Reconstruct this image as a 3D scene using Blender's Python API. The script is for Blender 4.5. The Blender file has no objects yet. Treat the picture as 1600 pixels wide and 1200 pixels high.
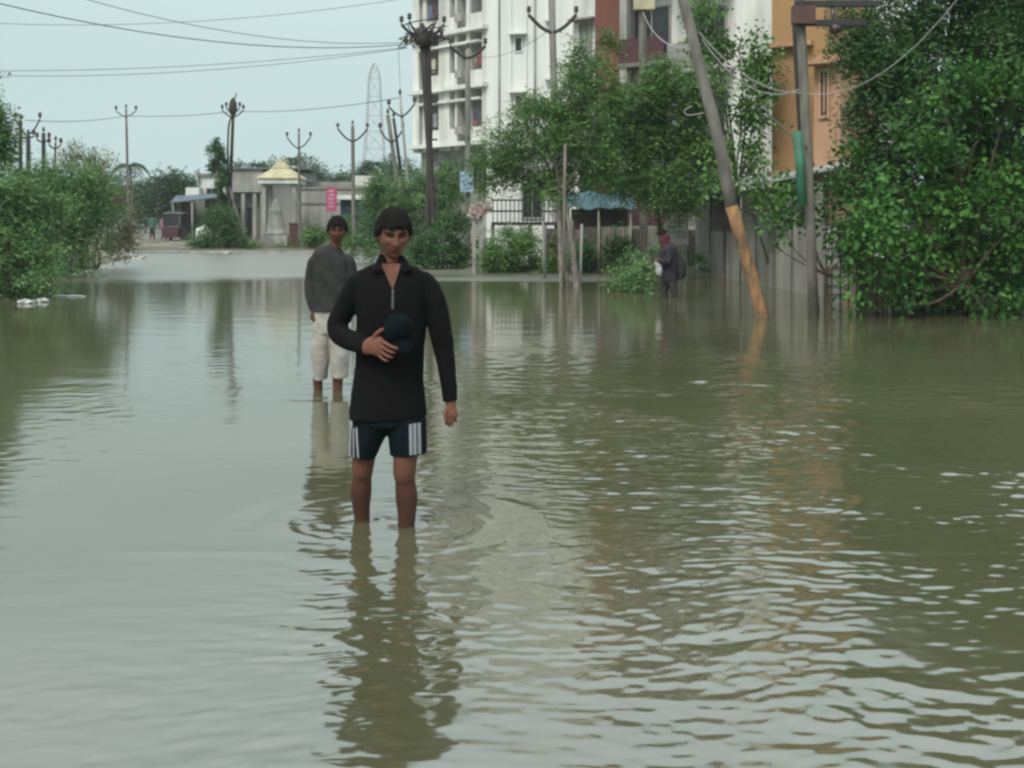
import bpy, math, random
import numpy as np
from mathutils import Vector, Matrix, noise
from mathutils.bvhtree import BVHTree
R = math.radians
random.seed(7)
C = bpy.context.scene
COL = bpy.data.collections.new('place'); C.collection.children.link(COL)

# ------------------------------------------------------------------ camera
F = 1800.0; H = 1.42; HY = 350.0          # focal length in px of a 1600 px wide frame, eye height, horizon row
cam_d = bpy.data.cameras.new('camera'); cam = bpy.data.objects.new('camera', cam_d); COL.objects.link(cam)
cam.location = (0, 0, H); cam.rotation_euler = (R(90), 0, 0)
cam_d.sensor_width = 36; cam_d.lens = 36*F/1600; cam_d.shift_y = -(600-HY)/1600
cam_d.clip_start = 0.1; cam_d.clip_end = 3000
C.camera = cam
# ------------------------------------------------------------------ sky, sun, exposure
SUN_EL, SUN_AZ = R(48), R(205)
w = bpy.data.worlds.new('World'); C.world = w; w.use_nodes = True
nt = w.node_tree; nt.nodes.clear()
out = nt.nodes.new('ShaderNodeOutputWorld'); bg = nt.nodes.new('ShaderNodeBackground')
sky = nt.nodes.new('ShaderNodeTexSky'); sky.sky_type = 'NISHITA'; sky.sun_disc = False
sky.sun_elevation = SUN_EL; sky.sun_rotation = SUN_AZ; sky.dust_density = 4; sky.air_density = 1.2
tc = nt.nodes.new('ShaderNodeTexCoord'); mp = nt.nodes.new('ShaderNodeMapping'); mp.inputs['Scale'].default_value = (1, 1, 3.5)
nz = nt.nodes.new('ShaderNodeTexNoise'); nz.inputs['Scale'].default_value = 1.6; nz.inputs['Detail'].default_value = 5
cr = nt.nodes.new('ShaderNodeValToRGB')   # the overcast cloud layer
cr.color_ramp.elements[0].position = .3; cr.color_ramp.elements[0].color = (6.3, 8.4, 8.6, 1)
cr.color_ramp.elements[1].position = .7; cr.color_ramp.elements[1].color = (7.3, 9.2, 9.2, 1)
mx = nt.nodes.new('ShaderNodeMix'); mx.data_type = 'RGBA'; mx.inputs[0].default_value = .9
bg.inputs['Strength'].default_value = 0.085
L = nt.links.new
L(tc.outputs['Generated'], mp.inputs['Vector']); L(mp.outputs[0], nz.inputs['Vector']); L(nz.outputs['Fac'], cr.inputs[0])
sx = nt.nodes.new('ShaderNodeSeparateXYZ'); mr = nt.nodes.new('ShaderNodeMapRange'); mr.interpolation_type = 'SMOOTHSTEP'
mr.inputs['From Min'].default_value = .12; mr.inputs['From Max'].default_value = .6; mr.inputs['To Min'].default_value = 1; mr.inputs['To Max'].default_value = 2.5
mr.inputs['To Min'].default_value = 0; mr.inputs['To Max'].default_value = 1
vl = nt.nodes.new('ShaderNodeMix'); vl.data_type = 'RGBA'; vl.inputs[6].default_value = (1, 1, 1, 1); vl.inputs[7].default_value = (2.4, 2.15, 2.22, 1)
vm = nt.nodes.new('ShaderNodeVectorMath'); vm.operation = 'MULTIPLY'
L(tc.outputs['Generated'], sx.inputs[0]); L(sx.outputs['Z'], mr.inputs['Value']); L(cr.outputs[0], vm.inputs[0]); L(mr.outputs[0], vl.inputs[0]); L(vl.outputs[2], vm.inputs[1])
L(sky.outputs[0], mx.inputs[6]); L(vm.outputs[0], mx.inputs[7]); L(mx.outputs[2], bg.inputs['Color']); L(bg.outputs[0], out.inputs[0])
sd = bpy.data.lights.new('sun', 'SUN'); sd.energy = 2.5; sd.angle = R(20); sd.color = (1, .95, .87)
sun = bpy.data.objects.new('sun', sd); COL.objects.link(sun)
sun.rotation_euler = Vector((math.sin(SUN_AZ)*math.cos(SUN_EL), math.cos(SUN_AZ)*math.cos(SUN_EL), math.sin(SUN_EL))).to_track_quat('Z', 'Y').to_euler()
C.view_settings.view_transform = 'Standard'; C.view_settings.look = 'None'; C.view_settings.gamma = 1
C.view_settings.exposure = 0.0; C.view_settings.use_curve_mapping = False
C.render.engine = 'CYCLES'
C.cycles.use_denoising = True
C.cycles.max_bounces = 6; C.cycles.diffuse_bounces = 3; C.cycles.glossy_bounces = 3; C.cycles.transmission_bounces = 3
C.cycles.filter_width = 2.6; C.cycles.pixel_filter_type = 'BLACKMAN_HARRIS'

# ------------------------------------------------------------------ helpers
def X(px, d): return (px-800)*d/F
def Z(py, d): return H+(HY-py)*d/F
def P(px, py, d): return np.array((X(px, d), d, Z(py, d)))

def mat(name, col, rough=.8, var=.25, scale=3.0, stretch=(1, 1, 1), col2=None, bump=0, metal=0, spec=.5, trans=0):
    m = bpy.data.materials.new(name); m.use_nodes = True
    n = m.node_tree.nodes; l = m.node_tree.links; b = n['Principled BSDF']
    b.inputs['Roughness'].default_value = rough; b.inputs['Metallic'].default_value = metal
    b.inputs['Specular IOR Level'].default_value = spec
    t = n.new('ShaderNodeTexCoord'); mpn = n.new('ShaderNodeMapping'); mpn.inputs['Scale'].default_value = stretch
    z = n.new('ShaderNodeTexNoise'); z.inputs['Scale'].default_value = scale; z.inputs['Detail'].default_value = 6
    r = n.new('ShaderNodeValToRGB'); r.color_ramp.elements[0].position = .32; r.color_ramp.elements[1].position = .66
    c2 = col2 or tuple(c*(1-var) for c in col); c1 = col if col2 else tuple(min(1, c*(1+var*.5)) for c in col)
    r.color_ramp.elements[0].color = (*c2, 1); r.color_ramp.elements[1].color = (*c1, 1)
    l.new(t.outputs['Object'], mpn.inputs[0]); l.new(mpn.outputs[0], z.inputs['Vector'])
    l.new(z.outputs['Fac'], r.inputs[0]); l.new(r.outputs[0], b.inputs['Base Color'])
    if bump:
        bn = n.new('ShaderNodeBump'); bn.inputs['Strength'].default_value = bump; bn.inputs['Distance'].default_value = .02
        z2 = n.new('ShaderNodeTexNoise'); z2.inputs['Scale'].default_value = scale*9; z2.inputs['Detail'].default_value = 4
        l.new(t.outputs['Object'], z2.inputs['Vector']); l.new(z2.outputs['Fac'], bn.inputs['Height']); l.new(bn.outputs[0], b.inputs['Normal'])
    return m

def leafmat(name, cols, trans=.25, rough=.55):
    m = bpy.data.materials.new(name); m.use_nodes = True
    n = m.node_tree.nodes; l = m.node_tree.links; b = n['Principled BSDF']; o = n['Material Output']
    a = n.new('ShaderNodeAttribute'); a.attribute_name = 'tint'
    r = n.new('ShaderNodeValToRGB')
    cols = [(a_*1.15, b_*1.1, c_*.95) for a_, b_, c_ in cols]
    while len(r.color_ramp.elements) < len(cols): r.color_ramp.elements.new(.5)
    for i, c in enumerate(cols):
        r.color_ramp.elements[i].position = i/(len(cols)-1); r.color_ramp.elements[i].color = (*c, 1)
    l.new(a.outputs['Fac'], r.inputs[0]); l.new(r.outputs[0], b.inputs['Base Color'])
    b.inputs['Roughness'].default_value = rough; b.inputs['Specular IOR Level'].default_value = .3
    tr = n.new('ShaderNodeBsdfTranslucent'); l.new(r.outputs[0], tr.inputs[0])
    ms = n.new('ShaderNodeMixShader'); ms.inputs[0].default_value = trans
    l.new(b.outputs[0], ms.inputs[1]); l.new(tr.outputs[0], ms.inputs[2]); l.new(ms.outputs[0], o.inputs['Surface'])
    return m

def colmat(name, rough=.6, spec=.4, bump=0, bscale=60):
    m = bpy.data.materials.new(name); m.use_nodes = True
    n = m.node_tree.nodes; l = m.node_tree.links; b = n['Principled BSDF']
    a = n.new('ShaderNodeAttribute'); a.attribute_name = 'Col'; l.new(a.outputs['Color'], b.inputs['Base Color'])
    b.inputs['Roughness'].default_value = rough; b.inputs['Specular IOR Level'].default_value = spec
    return m

class MB:
    def __init__(s): s.v = []; s.f = []
    def add(s, v, f):
        k = len(s.v); s.v += [tuple(p) for p in v]; s.f += [tuple(i+k for i in q) for q in f]; return s
    def box(s, x0, x1, y0, y1, z0, z1):
        return s.obox((0, 0, 0), (1, 0, 0), (0, 1, 0), x0, x1, y0, y1, z0, z1)
    def obox(s, o, u, w_, x0, x1, y0, y1, z0, z1):
        o, u, w_ = np.array(o, float), np.array(u, float), np.array(w_, float)
        v = [o+u*x+w_*y+np.array((0, 0, z)) for z in (z0, z1) for x, y in ((x0, y0), (x1, y0), (x1, y1), (x0, y1))]
        return s.add(v, [(0, 3, 2, 1), (4, 5, 6, 7), (0, 1, 5, 4), (1, 2, 6, 5), (2, 3, 7, 6), (3, 0, 4, 7)])
    def tube(s, pts, rad, n=10, ref=(1, 0, 0), smooth=0, cap=True):
        pts = np.array(pts, float); rad = [(r, r) if np.isscalar(r) else r for r in (rad if hasattr(rad, '__len__') else [rad]*len(pts))]
        rad = np.array(rad, float)
        if smooth and len(pts) > 2:
            q = np.hstack([pts, rad]); e = np.vstack([2*q[0]-q[1], q, 2*q[-1]-q[-2]]); o_ = []
            for i in range(1, len(e)-2):
                for j in range(smooth):
                    t = j/smooth; p0, p1, p2, p3 = e[i-1:i+3]
                    o_.append(.5*((2*p1)+(-p0+p2)*t+(2*p0-5*p1+4*p2-p3)*t*t+(-p0+3*p1-3*p2+p3)*t**3))
            o_.append(q[-1]); q = np.array(o_); pts, rad = q[:, :3], np.maximum(q[:, 3:], .0005)
        k = len(s.v); m = len(pts); ref = np.array(ref, float)
        for i in range(m):
            t = pts[min(i+1, m-1)]-pts[max(i-1, 0)]; t = t/(np.linalg.norm(t)+1e-9)
            a = ref-ref.dot(t)*t
            if np.linalg.norm(a) < .1: a = np.array((0, 1., 0))-t[1]*t
            a /= np.linalg.norm(a); b = np.cross(t, a)
            for j in range(n):
                th = 2*math.pi*j/n; s.v.append(tuple(pts[i]+a*rad[i, 0]*math.cos(th)+b*rad[i, 1]*math.sin(th)))
        for i in range(m-1):
            for j in range(n):
                j2 = (j+1) % n; s.f.append((k+i*n+j, k+i*n+j2, k+(i+1)*n+j2, k+(i+1)*n+j))
        if cap: s.f.append(tuple(k+j for j in range(n))[::-1]); s.f.append(tuple(k+(m-1)*n+j for j in range(n)))
        return s
    def ball(s, c, r, n=12, mtx=None):
        r = (r, r, r) if np.isscalar(r) else r; v = []; f = []
        for i in range(n+1):
            a = math.pi*i/n
            for j in range(n*2):
                b = math.pi*j/n; p = np.array((r[0]*math.sin(a)*math.cos(b), r[1]*math.sin(a)*math.sin(b), r[2]*math.cos(a)))
                if mtx is not None: p = mtx@p
                v.append(p+np.array(c))
        for i in range(n):
            for j in range(2*n): f.append((i*2*n+j, (i+1)*2*n+j, (i+1)*2*n+(j+1) % (2*n), i*2*n+(j+1) % (2*n)))
        return s.add(v, f)
    def lathe(s, c, prof, n=14):
        return s.tube([(c[0], c[1], c[2]+z) for r, z in prof], [max(r, .001) for r, z in prof], n)

def link(name, me, parent=None):
    o = bpy.data.objects.new(name, me); COL.objects.link(o)
    if parent is not None: o.parent = parent
    return o
def mesh(name, v, f, m, smooth=False):
    me = bpy.data.meshes.new(name); me.from_pydata([tuple(p) for p in v], [], f); me.validate(); me.update()
    if m: me.materials.append(m)
    if smooth: me.polygons.foreach_set('use_smooth', [True]*len(me.polygons))
    return me
def props(o, label, cat, group=None):
    o['label'] = label; o['category'] = cat
    if group: o['group'] = group
    return o
class Thing:
    def __init__(s, name, label, cat, loc, group=None):
        s.o = bpy.data.objects.new(name, None); COL.objects.link(s.o); s.loc = np.array(loc, float)
        s.o.location = tuple(s.loc); s.o.empty_display_size = .2; props(s.o, label, cat, group)
    def part(s, name, mb, m, parent=None, smooth=False, label=None):
        v = np.array(mb.v)-s.loc
        o = link(name, mesh(name, v, mb.f, m, smooth), parent or s.o)
        if label: o['label'] = label
        return o
def single(name, mb, m, label, cat, loc=None, group=None, smooth=False):
    v = np.array(mb.v); loc = np.array(loc if loc is not None else (v[:, 0].mean(), v[:, 1].mean(), v[:, 2].min()))
    o = link(name, mesh(name, v-loc, mb.f, m, smooth)); o.location = tuple(loc); return props(o, label, cat, group)
def structure(name, me): o = link(name, me); o['kind'] = 'structure'; return o
def sstep(a, b, x):
    t = np.clip((x-a)/(b-a), 0, 1); return t*t*(3-2*t)

# ------------------------------------------------------------------ materials
M = dict(
    ground=mat('bank soil', (.12, .10, .07), .95, col2=(.06, .075, .035), scale=.7, bump=.6),
    conc=mat('weathered concrete', (.30, .29, .26), .9, .35, 2.0, (1, 1, .3)),
    concd=mat('damp concrete', (.20, .195, .175), .9, .35, 2.0, (1, 1, .3)),
    white=mat('stained white plaster', (.68, .68, .63), .85, col2=(.40, .39, .35), scale=1.1, stretch=(1.5, 1.5, .22)),
    clean=mat('pale plaster', (.70, .71, .67), .85, col2=(.54, .55, .51), scale=.7, stretch=(2, 2, .12)),
    greyw=mat('grey plaster', (.24, .235, .22), .9, .3, 1.5, (1, 1, .4)),
    orange=mat('orange painted plaster', (.33, .19, .075), .85, col2=(.29, .165, .085), scale=1.4, stretch=(1, 1, .35)),
    peach=mat('peach painted plaster', (.42, .25, .15), .85, col2=(.33, .19, .11), scale=1.4, stretch=(1, 1, .35)),
    redbrown=mat('red brown painted plaster', (.17, .058, .038), .85, col2=(.11, .045, .03), scale=1.2, stretch=(1, 1, .35)),
    maroon=mat('maroon paint', (.06, .018, .024), .7, .3, 3),
    dark=mat('dark window glass', (.025, .028, .03), .25, .3, 5),
    shutter=mat('grey louvre', (.20, .20, .185), .6, .35, 8, (6, 6, .3)),
    pole=mat('grey pole paint', (.17, .155, .13), .8, col2=(.085, .078, .068), scale=7, stretch=(1, 1, .3), bump=.25),
    poled=mat('dark rusty steel', (.036, .029, .025), .8, .4, 5, (1, 1, .4)),
    ochre=mat('ochre rusty paint', (.30, .155, .06), .85, col2=(.085, .06, .04), scale=11, stretch=(1, 1, .35), bump=.3),
    steel=mat('galvanised steel', (.42, .44, .44), .6, .1, 2),
    insul=mat('brown porcelain', (.05, .03, .025), .3, .2, 8),
    wire=mat('black cable', (.05, .05, .05), .7, .1, 3),
    wirel=mat('pale cable', (.30, .29, .27), .6, .1, 3),
    bark=mat('brown bark', (.10, .075, .05), .95, .4, 9, (1, 1, .3), bump=.5),
    barkg=mat('grey bark', (.16, .14, .115), .95, .4, 9, (1, 1, .3), bump=.5),
    sheet=mat('weathered corrugated sheet', (.22, .21, .175), .8, col2=(.11, .105, .088), scale=1.8, stretch=(1, 1, .25)),
    sheetd=mat('brown corrugated sheet', (.085, .07, .06), .8, .35, 2, (1, 1, .3)),
    roof=mat('grey sheet roof', (.28, .29, .28), .6, .25, 3),
    black=mat('black painted steel', (.02, .02, .02), .6, .3, 5),
    teal=mat('teal tarpaulin', (.035, .085, .10), .6, .35, 6),
    navy=mat('navy board', (.015, .03, .06), .6, .3, 4),
    bluegrey=mat('blue grey awning', (.06, .08, .10), .6, .25, 4),
    signw=mat('white enamel board', (.50, .51, .46), .6, .15, 6),
    mark=mat('faded lettering', (.16, .17, .15), .8, .3, 12),
    pink=mat('pink board', (.36, .06, .14), .6, .2, 4),
    pinkc=mat('pink cloth', (.30, .13, .17), .9, .3, 6),
    palebl=mat('pale blue banner', (.30, .42, .55), .8, .2, 5),
    green=mat('green pipe', (.03, .13, .075), .6, .25, 5),
    yellow=mat('yellow temple paint', (.42, .38, .24), .8, .25, 3),
    litter=mat('pale litter', (.42, .42, .38), .8, .2, 9),
    foamy=mat('torn poster', (.48, .40, .38), .9, col2=(.20, .09, .09), scale=9),
    shirt=mat('black knit', (.0045, .0042, .0042), .95, .3, 30, spec=.15),
    shorts=mat('dark navy sports cloth', (.003, .0075, .011), .9, .3, 20, spec=.12),
    stripe=mat('white stripe', (.24, .25, .27), .8, .12, 30),
    zipm=mat('grey zip', (.07, .07, .065), .5, .2, 30),
    hair=mat('black hair', (.008, .007, .006), .8, .4, 90, (1, 1, .4), spec=.2),
    cap=mat('dark teal cloth', (.0028, .007, .009), .9, .3, 20, spec=.08),
    jumper=mat('charcoal jumper', (.034, .034, .033), .95, .3, 10, spec=.1),
    trouser=mat('pale beige cotton', (.30, .28, .245), .9, .2, 9),
    jacket=mat('dark plum jacket', (.020, .015, .024), .9, .3, 12),
    scarf=mat('maroon headscarf', (.075, .014, .024), .9, .4, 12),
    plastic=mat('white plastic bag', (.36, .37, .34), .5, .15, 9),
    greenc=mat('green clothes', (.045, .12, .09), .9, .3, 12),
    rubber=mat('black rubber', (.02, .02, .02), .8, .2, 9),
    tin=mat('rusty red paint', (.085, .04, .033), .8, .4, 4),
)
skinm = colmat('skin', .6, .2)
LF = dict(
    acacia=leafmat('acacia leaves', [(.05, .115, .032), (.085, .18, .05), (.13, .24, .075)]),
    grey=leafmat('dry grey green leaves', [(.08, .10, .05), (.14, .16, .085), (.19, .18, .12)]),
    left=leafmat('feathery green leaves', [(.05, .12, .04), (.10, .20, .075), (.15, .25, .11)]),
    dark=leafmat('dark green leaves', [(.028, .075, .024), (.045, .115, .034), (.07, .155, .045)]),
    broad=leafmat('broad leaves', [(.028, .085, .022), (.045, .13, .03), (.085, .22, .045)], .3, .6),
    light=leafmat('light green leaves', [(.035, .09, .022), (.07, .15, .035), (.12, .21, .05)]),
    far=leafmat('far leaves', [(.03, .065, .035), (.045, .09, .045), (.065, .11, .06)]),
)
# ------------------------------------------------------------------ ground: one sheet to the horizon, dished under the flood
def flood(x, y):
    """>0 outside the flooded street, metres from its edge (approx.)"""
    xl = np.interp(y, [-40, 10, 21, 32, 45, 57], [-9, -8.9, -9.3, -11.6, -14.6, -20])
    xr = np.interp(y, [-40, 10, 17.6, 20, 25.5, 32, 33.2, 33.6, 45, 57], [9, 9, 8.9, 6.6, 6.6, 5.6, 5, -1.9, -3.2, -4.5])
    return np.maximum(np.maximum(xl-x, x-xr), y-57)
gy = np.concatenate([[-200, -120, -40], np.linspace(-20, 80, 201), [95, 120, 180, 300, 420]])
gx = np.concatenate([[-420, -150, -60], np.linspace(-35, 35, 141), [60, 150, 420]])
GX, GY = np.meshgrid(gx, gy)
e = flood(GX, GY)
GZ = -.28+.45*sstep(-.6, 1.6, e)+.25*sstep(3, 14, e)
GZ += .03*np.sin(GX*1.7+GY*.9)*np.sin(GY*1.3)
nx, ny = len(gx), len(gy)
gf = [(j*nx+i, j*nx+i+1, (j+1)*nx+i+1, (j+1)*nx+i) for j in range(ny-1) for i in range(nx-1)]
structure('ground', mesh('ground', np.stack([GX.ravel(), GY.ravel(), GZ.ravel()], 1), gf, M['ground'], True))
# far lane leaving the flood at the upper left
mb = MB()
for k in range(12):
    y0 = 56+k*7; y1 = y0+7; c0 = -17.9-k*1.9; c1 = -17.9-(k+1)*1.9
    z0 = .02+.41*min(1, k/2); z1 = .02+.41*min(1, (k+1)/2)
    mb.add([(c0-2.2, y0, z0), (c0+2.2, y0, z0), (c1+2.2, y1, z1), (c1-2.2, y1, z1)], [(0, 1, 2, 3)])
structure('road', mesh('road', mb.v, mb.f, mat('muddy lane', (.17, .145, .12), .9, .3, 1.5)))
mb = MB(); mb.box(-17.6, -5.0, 56.6, 57.0, -.2, .09)
structure('kerb', mesh('kerb', mb.v, mb.f, M['conc']))

D1 = 2556/470; OX1 = (610-800)/331
def gz(x, y): e_ = float(flood(np.array(x), np.array(y))); return float(-.28+.45*sstep(-.6, 1.6, e_)+.25*sstep(3, 14, e_))
# ------------------------------------------------------------------ people
def fuse(mb, voxel, it=3, fac=.5, fold=0, seed=0, fscale=6):
    me = bpy.data.meshes.new('tmp'); me.from_pydata([tuple(p) for p in mb.v], [], mb.f); me.update()
    o_ = bpy.data.objects.new('tmp', me); C.collection.objects.link(o_)
    r = o_.modifiers.new('r', 'REMESH'); r.mode = 'VOXEL'; r.voxel_size = voxel
    if it: s = o_.modifiers.new('s', 'SMOOTH'); s.factor = fac; s.iterations = it
    dg = bpy.context.evaluated_depsgraph_get(); dg.update(); res = bpy.data.meshes.new_from_object(o_.evaluated_get(dg))
    bpy.data.objects.remove(o_); bpy.data.meshes.remove(me)
    if fold:
        n_ = len(res.vertices); co = np.zeros(n_*3, np.float32); no = np.zeros(n_*3, np.float32)
        res.vertices.foreach_get('co', co); res.vertices.foreach_get('normal', no); co = co.reshape(-1, 3); no = no.reshape(-1, 3)
        q = np.array([noise.noise(Vector((p[0]*fscale*1.3+seed, p[1]*fscale, p[2]*fscale*.8)))+.5*noise.noise(Vector((p[0]*fscale*2.5, p[1]*fscale*2, (p[2]+p[0]*.6)*fscale*3+seed))) for p in co])
        res.vertices.foreach_set('co', (co+no*(fold*q)[:, None]).ravel().astype(np.float32)); res.update()
    res.polygons.foreach_set('use_smooth', [True]*len(res.polygons)); return res
def colour(me, fn):
    at = me.attributes.new('Col', 'FLOAT_COLOR', 'POINT'); co = np.zeros(len(me.vertices)*3, np.float32); me.vertices.foreach_get('co', co)
    c = fn(co.reshape(-1, 3)); at.data.foreach_set('color', np.hstack([c, np.ones((len(c), 1))]).astype(np.float32).ravel())

SK = np.array((.115, .050, .032))
def head_pts(n=48):
    v = []; f = []
    for i in range(n+1):
        a = math.pi*i/n
        for j in range(2*n): b = math.pi*j/n; v.append((math.sin(a)*math.cos(b), math.sin(a)*math.sin(b), math.cos(a)))
    for i in range(n):
        for j in range(2*n): f.append((i*2*n+j, (i+1)*2*n+j, (i+1)*2*n+(j+1) % (2*n), i*2*n+(j+1) % (2*n)))
    return np.array(v), f
def head_shape(dv):
    x, y, z = dv.T; t_ = np.clip(-z, 0, 1)
    px = x*.074*(1-.26*t_**1.6); py = np.where(y < 0, y*.092*(1-.04*t_), y*.100*(1-.35*t_)); pz = z*.116
    px = px*(1+.04*np.clip(z, 0, 1))
    fm = sstep(.05, .5, -y); g = lambda cx, cz, sx, sz: np.exp(-((px-cx)/sx)**2-((pz-cz)/sz)**2)
    g2 = lambda cx, cz, sx, sz: g(cx, cz, sx, sz)+g(-cx, cz, sx, sz)
    f_ = .018*g(0, -.002, .0095, .028)+.021*g(0, -.024, .0125, .012)+.006*g2(.013, -.028, .007, .008)
    f_ += -.017*g2(.030, .014, .017, .010)+.008*g2(.026, .031, .024, .009)+.007*g2(.042, -.014, .018, .018)
    f_ += .012*g(0, -.050, .023, .007)+.013*g(0, -.064, .020, .007)-.008*g(0, -.0572, .026, .003)
    f_ += .012*g(0, -.094, .024, .016)-.007*g(0, -.077, .022, .007)-.009*g2(.050, -.058, .018, .025)
    return np.stack([px, py-f_*fm, pz], 1)
def hairline(p):
    az = np.arctan2(np.abs(p[:, 0]), -p[:, 1]); return np.interp(az, [0, .55, .9, 1.2, 1.5, 1.9, 2.5, 3.2], [.046, .047, .040, .005, -.012, -.035, -.07, -.08])
def make_head(center, yaw, pitch, scale=1.0, hairt=.018):
    m = np.array(Matrix.Rotation(yaw, 3, 'Z')@Matrix.Rotation(pitch, 3, 'X'))*scale; c = np.array(center)
    dv, f_ = head_pts(); p = head_shape(dv); tr = lambda q: (m@q.T).T+c
    skin = MB(); skin.add(tr(p), f_)
    for s in (-1, 1):
        skin.ball(tr(np.array([[s*.077, .010, -.006]]))[0], (.011, .020, .031), 8, m/scale*1.0*scale)
        skin.ball(tr(np.array([[s*.030, -.060, .020]]))[0], (.0155, .0125, .0075), 8, m)
    az = np.arctan2(p[:, 0], -p[:, 1]); hl = hairline(p)+.005*np.sin(az*9+1)+.004*np.sin(az*23+2); k = sstep(-.004, .014, p[:, 2]-hl)
    nz_ = .0022*np.sin(az*37+p[:, 2]*60)+.0018*np.sin(az*61+2)*np.cos(p[:, 2]*90)
    nr = dv/np.linalg.norm(dv, axis=1)[:, None]; th = np.where(k > .02, k*(hairt+.006*np.clip(p[:, 2]/.1, 0, 1)+nz_)-.004*(1-k), -.008)
    hair = MB(); q_ = p+nr*th[:, None]; hair.add(tr(q_), f_)
    rg = np.random.RandomState(11); ids = np.flatnonzero((k > .35)&(np.abs(dv[:, 2]) < .985))
    for i_ in rg.choice(ids, 2600):   # short tufts that break up the outline
        o3_ = q_[i_]-nr[i_]*.002; tn = np.array((0, -.25, -1.))+rg.normal(0, .3, 3); tn -= tn.dot(nr[i_])*nr[i_]*.97; tn /= np.linalg.norm(tn)
        sd = np.cross(tn, nr[i_])*.0014; o3_ = o3_+nr[i_]*.0028; L0 = rg.uniform(.012, .026); e3 = o3_+tn*L0+nr[i_]*rg.uniform(-.003, .0015)
        hair.add(tr(np.array([o3_-sd, o3_+sd, e3])), [(0, 1, 2)])
    inv = np.linalg.inv(m)
    def paint(co):
        q = (inv@(co-c).T).T; col = np.tile(SK, (len(co), 1)); fr = (q[:, 1] < -.035)&(np.abs(q[:, 0]) < .09)&(np.abs(q[:, 2]) < .13)
        lip = fr&((np.abs(q[:, 0])/.025)**2+((q[:, 2]+.057)/.0105)**2 < 1); col[lip] = (.105, .036, .030); ml = fr&(np.abs(q[:, 0]) < .023)&(np.abs(q[:, 2]+.0565) < .0022); col[ml] = (.025, .010, .009)
        socket_shade = fr&(((np.abs(q[:, 0])-.030)/.021)**2+((q[:, 2]-.016)/.012)**2 < 1); col[socket_shade] = SK*.55  # darker socket skin, with the shade over the eyes put into its colour
        brow = fr&(np.abs(np.abs(q[:, 0])-.031) < .022)&(np.abs(q[:, 2]-.032+9*(np.abs(q[:, 0])-.031)**2) < .0055); col[brow] = (.014, .008, .007)
        lid_shade = fr&(((np.abs(q[:, 0])-.030)/.016)**2+((q[:, 2]-.0115)/.0045)**2 < 1); col[lid_shade] = (.028, .013, .009)  # downcast lids painted near black, eye shade included in the colour
        return col
    eyes = [(tr(np.array([[s*.030, -.0585, .0125]]))[0], .0105*scale) for s in (-1, 1)]
    return skin, hair, paint, eyes, tr
class Fig:
    """pixel-measured figure: ox,wy = px of its axis and waterline, s = px per metre"""
    def __init__(s, label, ox, wy, sc, d, voxel, base_z=-.28, cat='person'):
        s.ox, s.wy, s.sc = ox, wy, sc; s.t = Thing('person', label, cat, (X(ox, d), d, base_z)); s.bz = base_z; s.vx = voxel
        s.skin = MB(); s.paint = None
    def p(s, px, py, y=0): return ((px-s.ox)/s.sc, y, (s.wy-py)/s.sc-s.bz)
    def chain(s, mb, pts, n=18, sm=4, ref=(1, 0, 0)):
        """pts: (px, py, depth y, half width px, half depth m or None)"""
        P_ = [s.p(q[0], q[1], q[2]) for q in pts]; r = [(q[3]/s.sc, q[4] if len(q) > 4 and q[4] else q[3]/s.sc) for q in pts]; mb.tube(P_, r, n, smooth=sm, ref=ref)
    def out(s, name, mb, m, voxel=None, it=2, fold=0, parent=None, **k):
        me = fuse(mb, voxel or s.vx, it, fold=fold, **k); me.materials.append(m); me.name = name; return link(name, me, parent or s.t.o), me

# ---- the foremost man
A = Fig('barefoot young man in black long sleeved top and navy shorts wading foremost, cap in hand', 610, 820, 331, D1, .0045)
sk, hair, paint, eyes, tr = make_head(A.p(616, 367, -.03), R(14), R(15), .96, .016)
b = A.skin; b.v += sk.v; b.f += sk.f
A.chain(b, [(613, 385, .02, 15.5, .050), (612, 408, .02, 16, .052), (611, 425, .015, 20, .06), (611, 445, .01, 40, .07)])            # neck
A.chain(b, [(611, 435, .01, 46, .075), (610, 480, 0, 46, .095), (609, 560, 0, 40, .09), (608, 625, 0, 40, .09), (608, 640, 0, 36, .08)])   # trunk under clothes
for q in ([(584, 640, .01, 24, .085), (571, 690, .02, 21, .07), (567, 716, .03, 18.6, .060), (565, 733, .035, 17.4, .058), (563, 750, .055, 15.6, .050), (561, 772, .07, 16.9, .055), (561, 798, .08, 14.0, .046), (562, 818, .085, 12.5, .04), (563, 860, .09, 11.5, .038), (563, 885, .09, 13, .045)],
          [(634, 640, 0, 25, .085), (635, 690, -.02, 21, .07), (634, 718, -.035, 18.6, .060), (633, 735, -.035, 17.6, .058), (634, 752, -.02, 15.8, .050), (635.5, 775, -.01, 17.4, .056), (636, 800, -.01, 14.6, .047), (635, 825, -.01, 13.0, .04), (635, 865, -.01, 11.5, .038), (635, 890, -.01, 13, .045)]):
    A.chain(b, q)
    e_ = q[-1]; A.chain(b, [(e_[0], 893, e_[2]+.06, 11, .03), (e_[0]-1, 896, e_[2]-.04, 14, .03), (e_[0]-2, 903, e_[2]-.16, 15, .018)], ref=(1, 0, 0))
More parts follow.
